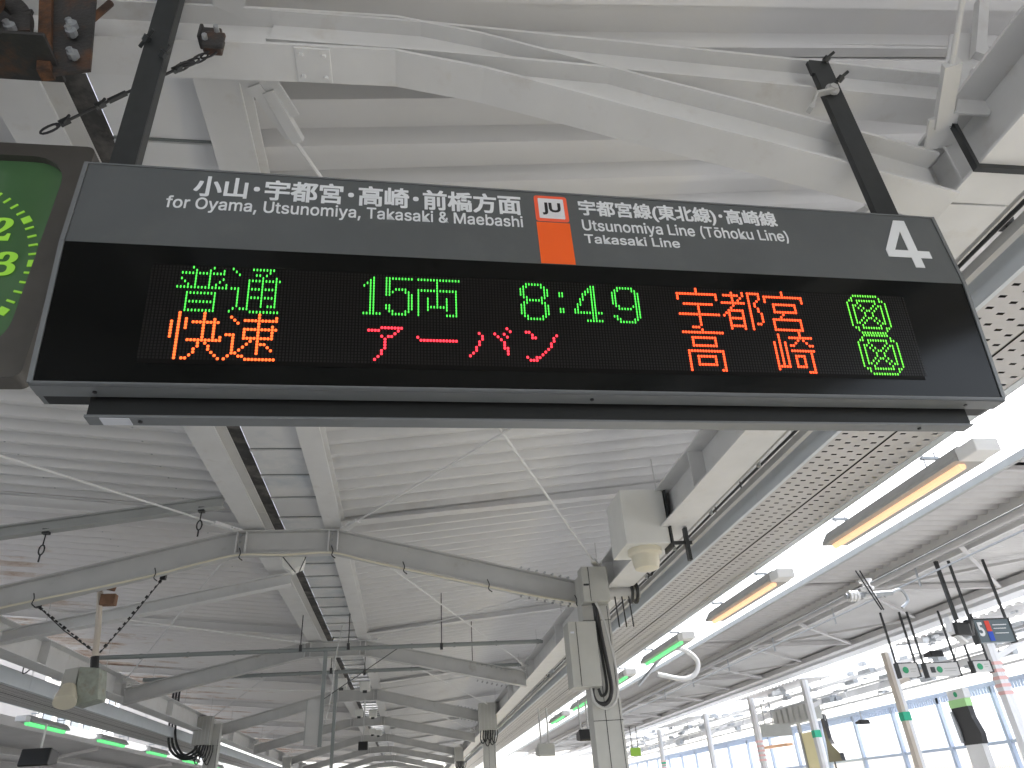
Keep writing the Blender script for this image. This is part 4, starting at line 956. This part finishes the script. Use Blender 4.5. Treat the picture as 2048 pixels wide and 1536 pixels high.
# columns, fence and panel wall of the far platform
def far_col(yy, m, lab, z1=3.2, band=True):
    t = thing('far_column', lab, 'column', (13.6, yy, GZ), 'columns of the far platform')
    build(MB().box(13.50, 13.60, yy, yy + .2, GZ, z1), 'shaft', m, t)
    build(MB().box(13.605, 13.70, yy, yy + .2, GZ, z1), 'shaft_flange', 'panel_white', t)
    if band: build(MB().box(13.49, 13.71, yy - .012, yy + .212, 1.40, 1.62), 'green_tape', 'tape_green', t)
    build(MB().bar((13.55, yy + .1, z1 - .9), (14.9, yy + .1, z1 - .35), .10, .12), 'knee_brace', m, t)
for a in ((16.3, 'panel_white', 'white far column with red markings, at the right picture edge', 3.2, False), (20.3, 'wood_col', 'brownish far column with green tape, right of the white signs'), (25.4, 'canopy2', 'pale far column with green tape beside the dark hanging cloth'),
          (30.0, 'canopy2', 'slim grey far column with a faint red notice', 3.2, False), (35.2, 'canopy2', 'pale far column behind the grey board', 3.2, False), (42.5, 'canopy2', 'farthest pale column, small, right of the nearest column')): far_col(*a)
for i, yy in enumerate((30.0, 16.3, 42.5)):
    t = thing('column_notice', ['faint red and white notice wrapped round a slim far column', 'red and white notice wrapped round the far column at the right edge', 'faint red notice on the farthest small column'][i], 'notice', (13.6, yy, 1.3))
    nb = MB()
    for j in range(5): nb.box(13.485, 13.715, yy - .016, yy + .216, 1.55 + j * .16 - .6 * (i != 1), 1.62 + j * .16 - .6 * (i != 1))
    build(nb, 'red_band', 'warning_red', t)['kind'] = 'stuff'
# girder and clutter under the far roof
t = thing('roof_girder', 'long brownish girder with pipes and fittings under the far roof', 'girder', (15, 25, 2.6))
gm = MB(); gm.box(14.9, 15.0, 18, 60, 2.55, 2.75); gm.box(14.6, 14.7, 12, 60, 2.30, 2.36); gm.box(14.1, 14.16, 12, 60, 2.62, 2.68); gm.box(14.4, 14.5, 14, 60, 2.95, 3.05)
build(gm, 'girder', 'canopy2', t)
cm = MB()
for i in range(230):
    yy = random.uniform(13, 60); x = random.uniform(13.8, 15.4); z = random.uniform(2.35, 3.3); s = random.uniform(.05, .22)
    cm.box(x, x + s, yy, yy + s * random.uniform(1, 4), z, z + s * random.uniform(.3, 1))
build(cm, 'fitting', 'galv', t)['kind'] = 'stuff'
cm = MB()
for i in range(26):
    yy = 14 + i * 1.8; cm.tube([(14.65, yy, 2.36), (14.9 + random.uniform(-.2, .4), yy + random.uniform(-.6, .6), 3.4)], .02, 6); cm.tube([(14.65, yy, 2.33), (14.65, yy, 2.33 - random.uniform(.1, .4))], .012, 6)
build(cm, 'stay', 'beam_grey', t)['kind'] = 'stuff'
t = thing('far_roof', 'white roof of the far platform seen as a bright band', 'roof', (17, 30, 3.2))
for k in range(9): sheet(13.9, 15.4, 14 + 6 * k, 20.06 + 6 * k, 'roof_sheet', 'panel_translucent' if k % 2 else 'canopy2', t, lambda x: 3.35 + 0.05 * (x - 13.9), 0.3, 0.05)
# panel wall
wl = thing('panel_fence', 'long white panelled screen in pale blue frames beyond the far platform', 'fence', (16, 25, GZ))
build(MB().box(15.95, 16.10, 12, 70, 2.10, 2.22), 'top_rail', 'fence_blue', wl)
build(MB().box(15.93, 16.08, 12, 70, 0.68, 0.76), 'middle_rail', 'fence_blue', wl)
build(MB().box(15.95, 16.05, 12, 70, -0.5, -0.42), 'bottom_rail', 'fence_blue', wl)
yy = 12.4
while yy < 66:
    build(MB().box(15.90, 16.02, yy, yy + .12, GZ, 2.099), 'post', 'fence_blue', wl)
    build(MB().box(16.02, 16.05, yy + .125, yy + 2.39, 0.765, 2.095), 'panel', 'panel_translucent', wl)
    if yy < 50:
        ml = MB(); q = yy + .15
        while q < yy + 2.38: ml.box(15.985, 15.995, q, q + .012, -.42, .68); q += .07
        m_ = build(ml, 'mesh_infill', 'fence_blue', wl); m_['kind'] = 'stuff'
    yy += 2.42
cr = MB(); q = 12.0
while q < 50: cr.box(15.90, 15.945, q, q + .05, 1.93, 2.099); q += .12
cc_ = build(cr, 'louvre', 'fence_blue', wl); cc_['kind'] = 'stuff'
# dark display with green band, dark cloth, yellow board
t = thing('advert_display', 'dark curved display with white header and green band, bottom right', 'display', (15, 19.9, .7))
def dx(a, b, q): return (q, a, b)
build(MB().prism([(20.15, .70), (19.40, .70), (19.36, .95), (19.50, 1.35), (19.50, 1.62), (20.20, 1.62), (20.22, 1.3), (20.18, .95)], dx, 14.9, 15.05), 'screen', 'black_plastic', t)
build(MB().box(14.88, 15.07, 19.50, 20.20, 1.621, 1.82), 'green_band', 'pale_lime', t); build(MB().box(14.88, 15.07, 19.46, 20.14, 1.821, 2.06), 'header', 'canopy2', t)
build(cyl((14.875, 19.8, 1.94), .07, .008, 'x', 16), 'roundel', 'sign_green', t)
build(MB().prism([(20.20, .75), (20.10, .75), (20.08, 1.1), (20.16, 1.55), (20.25, 1.55)], dx, 14.86, 14.90), 'silver_edge', 'galv', t)
build(MB().box(14.90, 15.05, 19.45, 20.1, GZ, .70), 'base', 'canopy2', t)
t = thing('furled_cloth', 'narrow black furled cloth widening toward the bottom, beside a taped column', 'cloth', (15, 27, .7))
build(MB().prism([(27.62, .70), (26.72, .70), (26.75, .95), (27.15, 1.25), (27.28, 1.45), (27.30, 2.25), (27.46, 2.25), (27.50, 1.3)], dx, 14.95, 15.1), 'cloth', 'black_plastic', t)
build(MB().box(15.0, 15.04, 27.34, 27.38, GZ, 2.27), 'pole', 'dark_steel', t)
t = thing('notice_board', 'yellow board in a dark frame with orange awnings, bottom right of centre', 'board', (14.5, 28, .6))
build(MB().box(14.5, 14.55, 27.3, 28.3, GZ, 1.72), 'yellow_panel', 'yellow', t); build(MB().box(14.46, 14.56, 28.31, 28.45, GZ, 2.15).box(14.46, 14.56, 27.18, 27.28, GZ, 1.80), 'frame', 'grey_steel', t)
build(MB().bar((14.4, 28.5, 2.22), (14.4, 26.9, 2.20), .30, .06), 'awning', 'orange_pale', t); build(MB().bar((14.3, 31.2, 1.45), (14.3, 29.0, 1.42), .25, .10), 'awning', 'orange_pale', t)
t = thing('hanging_board', 'grey louvred equipment board hanging among the far columns', 'board', (10.5, 22.5, 1.3))
build(MB().box(10.1, 11.0, 22, 22.1, 1.30, 1.62), 'board', 'cabinet_grey', t); build(MB().tube([(10.25, 22.05, 1.62), (10.25, 22.05, 2.2)], .02, 6).tube([(10.5, 22.05, 1.62), (10.5, 22.05, 2.2)], .02, 6), 'drop_rod', 'grey_steel', t)
t = thing('equipment_case', 'dark ribbed equipment case between the slim and pale far columns', 'equipment', (14.2, 27, 2.0))
eb = MB()
for i in range(7): eb.box(13.8, 14.2, 25.9 + i * .45, 26.2 + i * .45, 2.0, 2.55)
build(eb, 'fin', 'cabinet_grey', t); build(MB().box(13.9, 14.1, 25.8, 29, 2.55, 2.6), 'rail', 'grey_steel', t)

# ------------------------------------------------------------------ left side: neighbouring canopy and buildings
c3 = thing('platform_canopy', 'neighbouring grey canopy seen at the lower left below the green lamps', 'canopy', (-13, 25, GZ))
for k in range(10): sheet(-17.5, -9.3, 2 + 6 * k, 8 + 6 * k, 'roof_sheet', 'canopy2', c3, lambda x: 2.42, 0.2, 0.04)
build(MB().box(-9.3, -9.2, 2, 62, 2.30, 2.50), 'fascia', 'canopy2', c3)
build(MB().box(-11.9, -11.7, 2, 62, 2.2, 2.38).box(-14.1, -13.9, 2, 62, 2.2, 2.38), 'beam', 'duct_white', c3)
for k in range(6):
    build(MB().box(-12.0, -11.8, 12 + 8 * k, 12.2 + 8 * k, GZ, 2.2), 'column', 'canopy2', c3)
    build(MB().bar((-9.4, 10 + 8 * k, 2.28), (-13, 14 + 8 * k, 2.28), .08, .08), 'brace', 'duct_white', c3)
for i in range(7):
    x = -22 - 3 * (i % 3); yy = 14 + i * 12; h = (9, 13, 7, 11, 15, 8, 12)[i]
    t = thing('building', ['low pale building', 'tall pale building', 'small grey building', 'mid grey building', 'tallest pale block', 'small far building', 'farthest pale building'][i] + ' glimpsed beyond the left canopy gap', 'building', (x, yy, -2.7))
    build(MB().box(x - 8, x, yy, yy + 9, -2.74, h), 'wall', 'far_building', t)
    for fl_ in range(int((h + 1) / 3)):
        for j in range(4):
            build(MB().box(x + .001, x + .06, yy + .8 + j * 2.1, yy + 2.0 + j * 2.1, -0.5 + fl_ * 3, 1.0 + fl_ * 3), 'window', 'window_glass', t)

# ------------------------------------------------------------------ conduits, boxes and brackets along both eave beams
def conduits(sgn, xa, lab, lab2):
    t = thing('conduit_run', lab, 'conduit', (xa, 10, 2.2))
    for i, (dx_, z, r_, m) in enumerate(((0.0, 2.30, 0.022, 'cream'), (0.07, 2.22, 0.030, 'beam_grey'), (0.15, 2.40, 0.016, 'grey_steel'), (0.20, 2.26, 0.012, 'dark_steel'))):
        pts = []; yv = -2.0
        while yv < 48: pts.append((xa + sgn * dx_, yv, z + random.uniform(-.012, .006))); yv += 1.5
        build(MB().tube(pts, r_, 8), 'conduit', m, t, smooth=True)
    mb = MB(); yv = 0.7
    while yv < 46:
        mb.box(min(xa - sgn * .12, xa + sgn * .24), max(xa - sgn * .12, xa + sgn * .24), yv, yv + .03, 2.425, 2.45)
        for dx_ in (-.03, .11): mb.box(xa + sgn * dx_ - .012, xa + sgn * dx_ + .012, yv, yv + .03, 2.18, 2.4245)
        yv += 1.05
    build(mb, 'bracket', 'grey_steel', t)['kind'] = 'stuff'
    for k in range(4):
        yv = 3.1 + k * 3.9 + random.uniform(-.6, .6); z = 2.12 + random.uniform(0, .1); sz = random.uniform(.10, .2)
        q = thing('small_junction_box', lab2[k % len(lab2)] if k < len(lab2) else lab2[-1], 'junction box', (xa, yv, z), 'little boxes along the eave conduits')
        build(MB().box(xa - .07, xa + .09, yv, yv + sz, z, z + .11), 'case', random.choice(['cabinet_grey', 'dark_steel', 'galv']), q, bev=.006)
        pts = curve_pts([(xa, yv + sz, z + .05), (xa + sgn * .05, yv + sz + .15, z - random.uniform(.03, .12)), (xa, yv + sz + .4, z + .10)], 6)
        build(MB().tube(pts, .009, 6), 'cable', 'black_rubber', q, smooth=True)
conduits(1, 2.58, 'bundle of pale conduits on brackets between the right eave beam and the perforated duct', ['small box on the right conduits, nearest the sign', 'small box on the right conduits, beside the dome housing', 'small box on the right conduits, just past the nearest column', 'tiny box far along the right conduits'])
conduits(-1, -5.38, 'bundle of conduits on brackets along the left eave beam above the duct', ['small box on the left conduits, outside the picture', 'small box on the left conduits near the picture edge', 'small box on the left conduits behind the hanging floodlight', 'tiny box far along the left conduits'])
# fixing screws down the near roof sheets
sc_ = MB()
for k in range(-6, 30):
    yv = F0 + 0.25 + (k + 0.08) * PITCH
    for xx in (-0.6, 0.9, 2.0, 3.4, -2.6, -4.0):
        zz = roofz(xx) - 0.004; tt = cyl((xx, yv, zz), 0.010, 0.008, 'z', 6); sc_.add(tt.v, tt.f)
build(sc_, 'sheet_screw', 'galv', canopy)['kind'] = 'stuff'
# welded plates with bolts on the near frame
for xx, zz in ((-1.93, 2.60), (-0.42, 2.662)):
    pl_ = build(MB().box(xx - .07, xx + .07, F0 - .078, F0 + .078, zz - .0095, zz - .0005), 'splice_plate', 'white_steel', canopy, bev=.002)
    bolts([(xx + a, F0 + b, zz - .016) for a in (-.045, .045) for b in (-.05, .05)], 'z', .010, .014, pl_, 'white_steel')
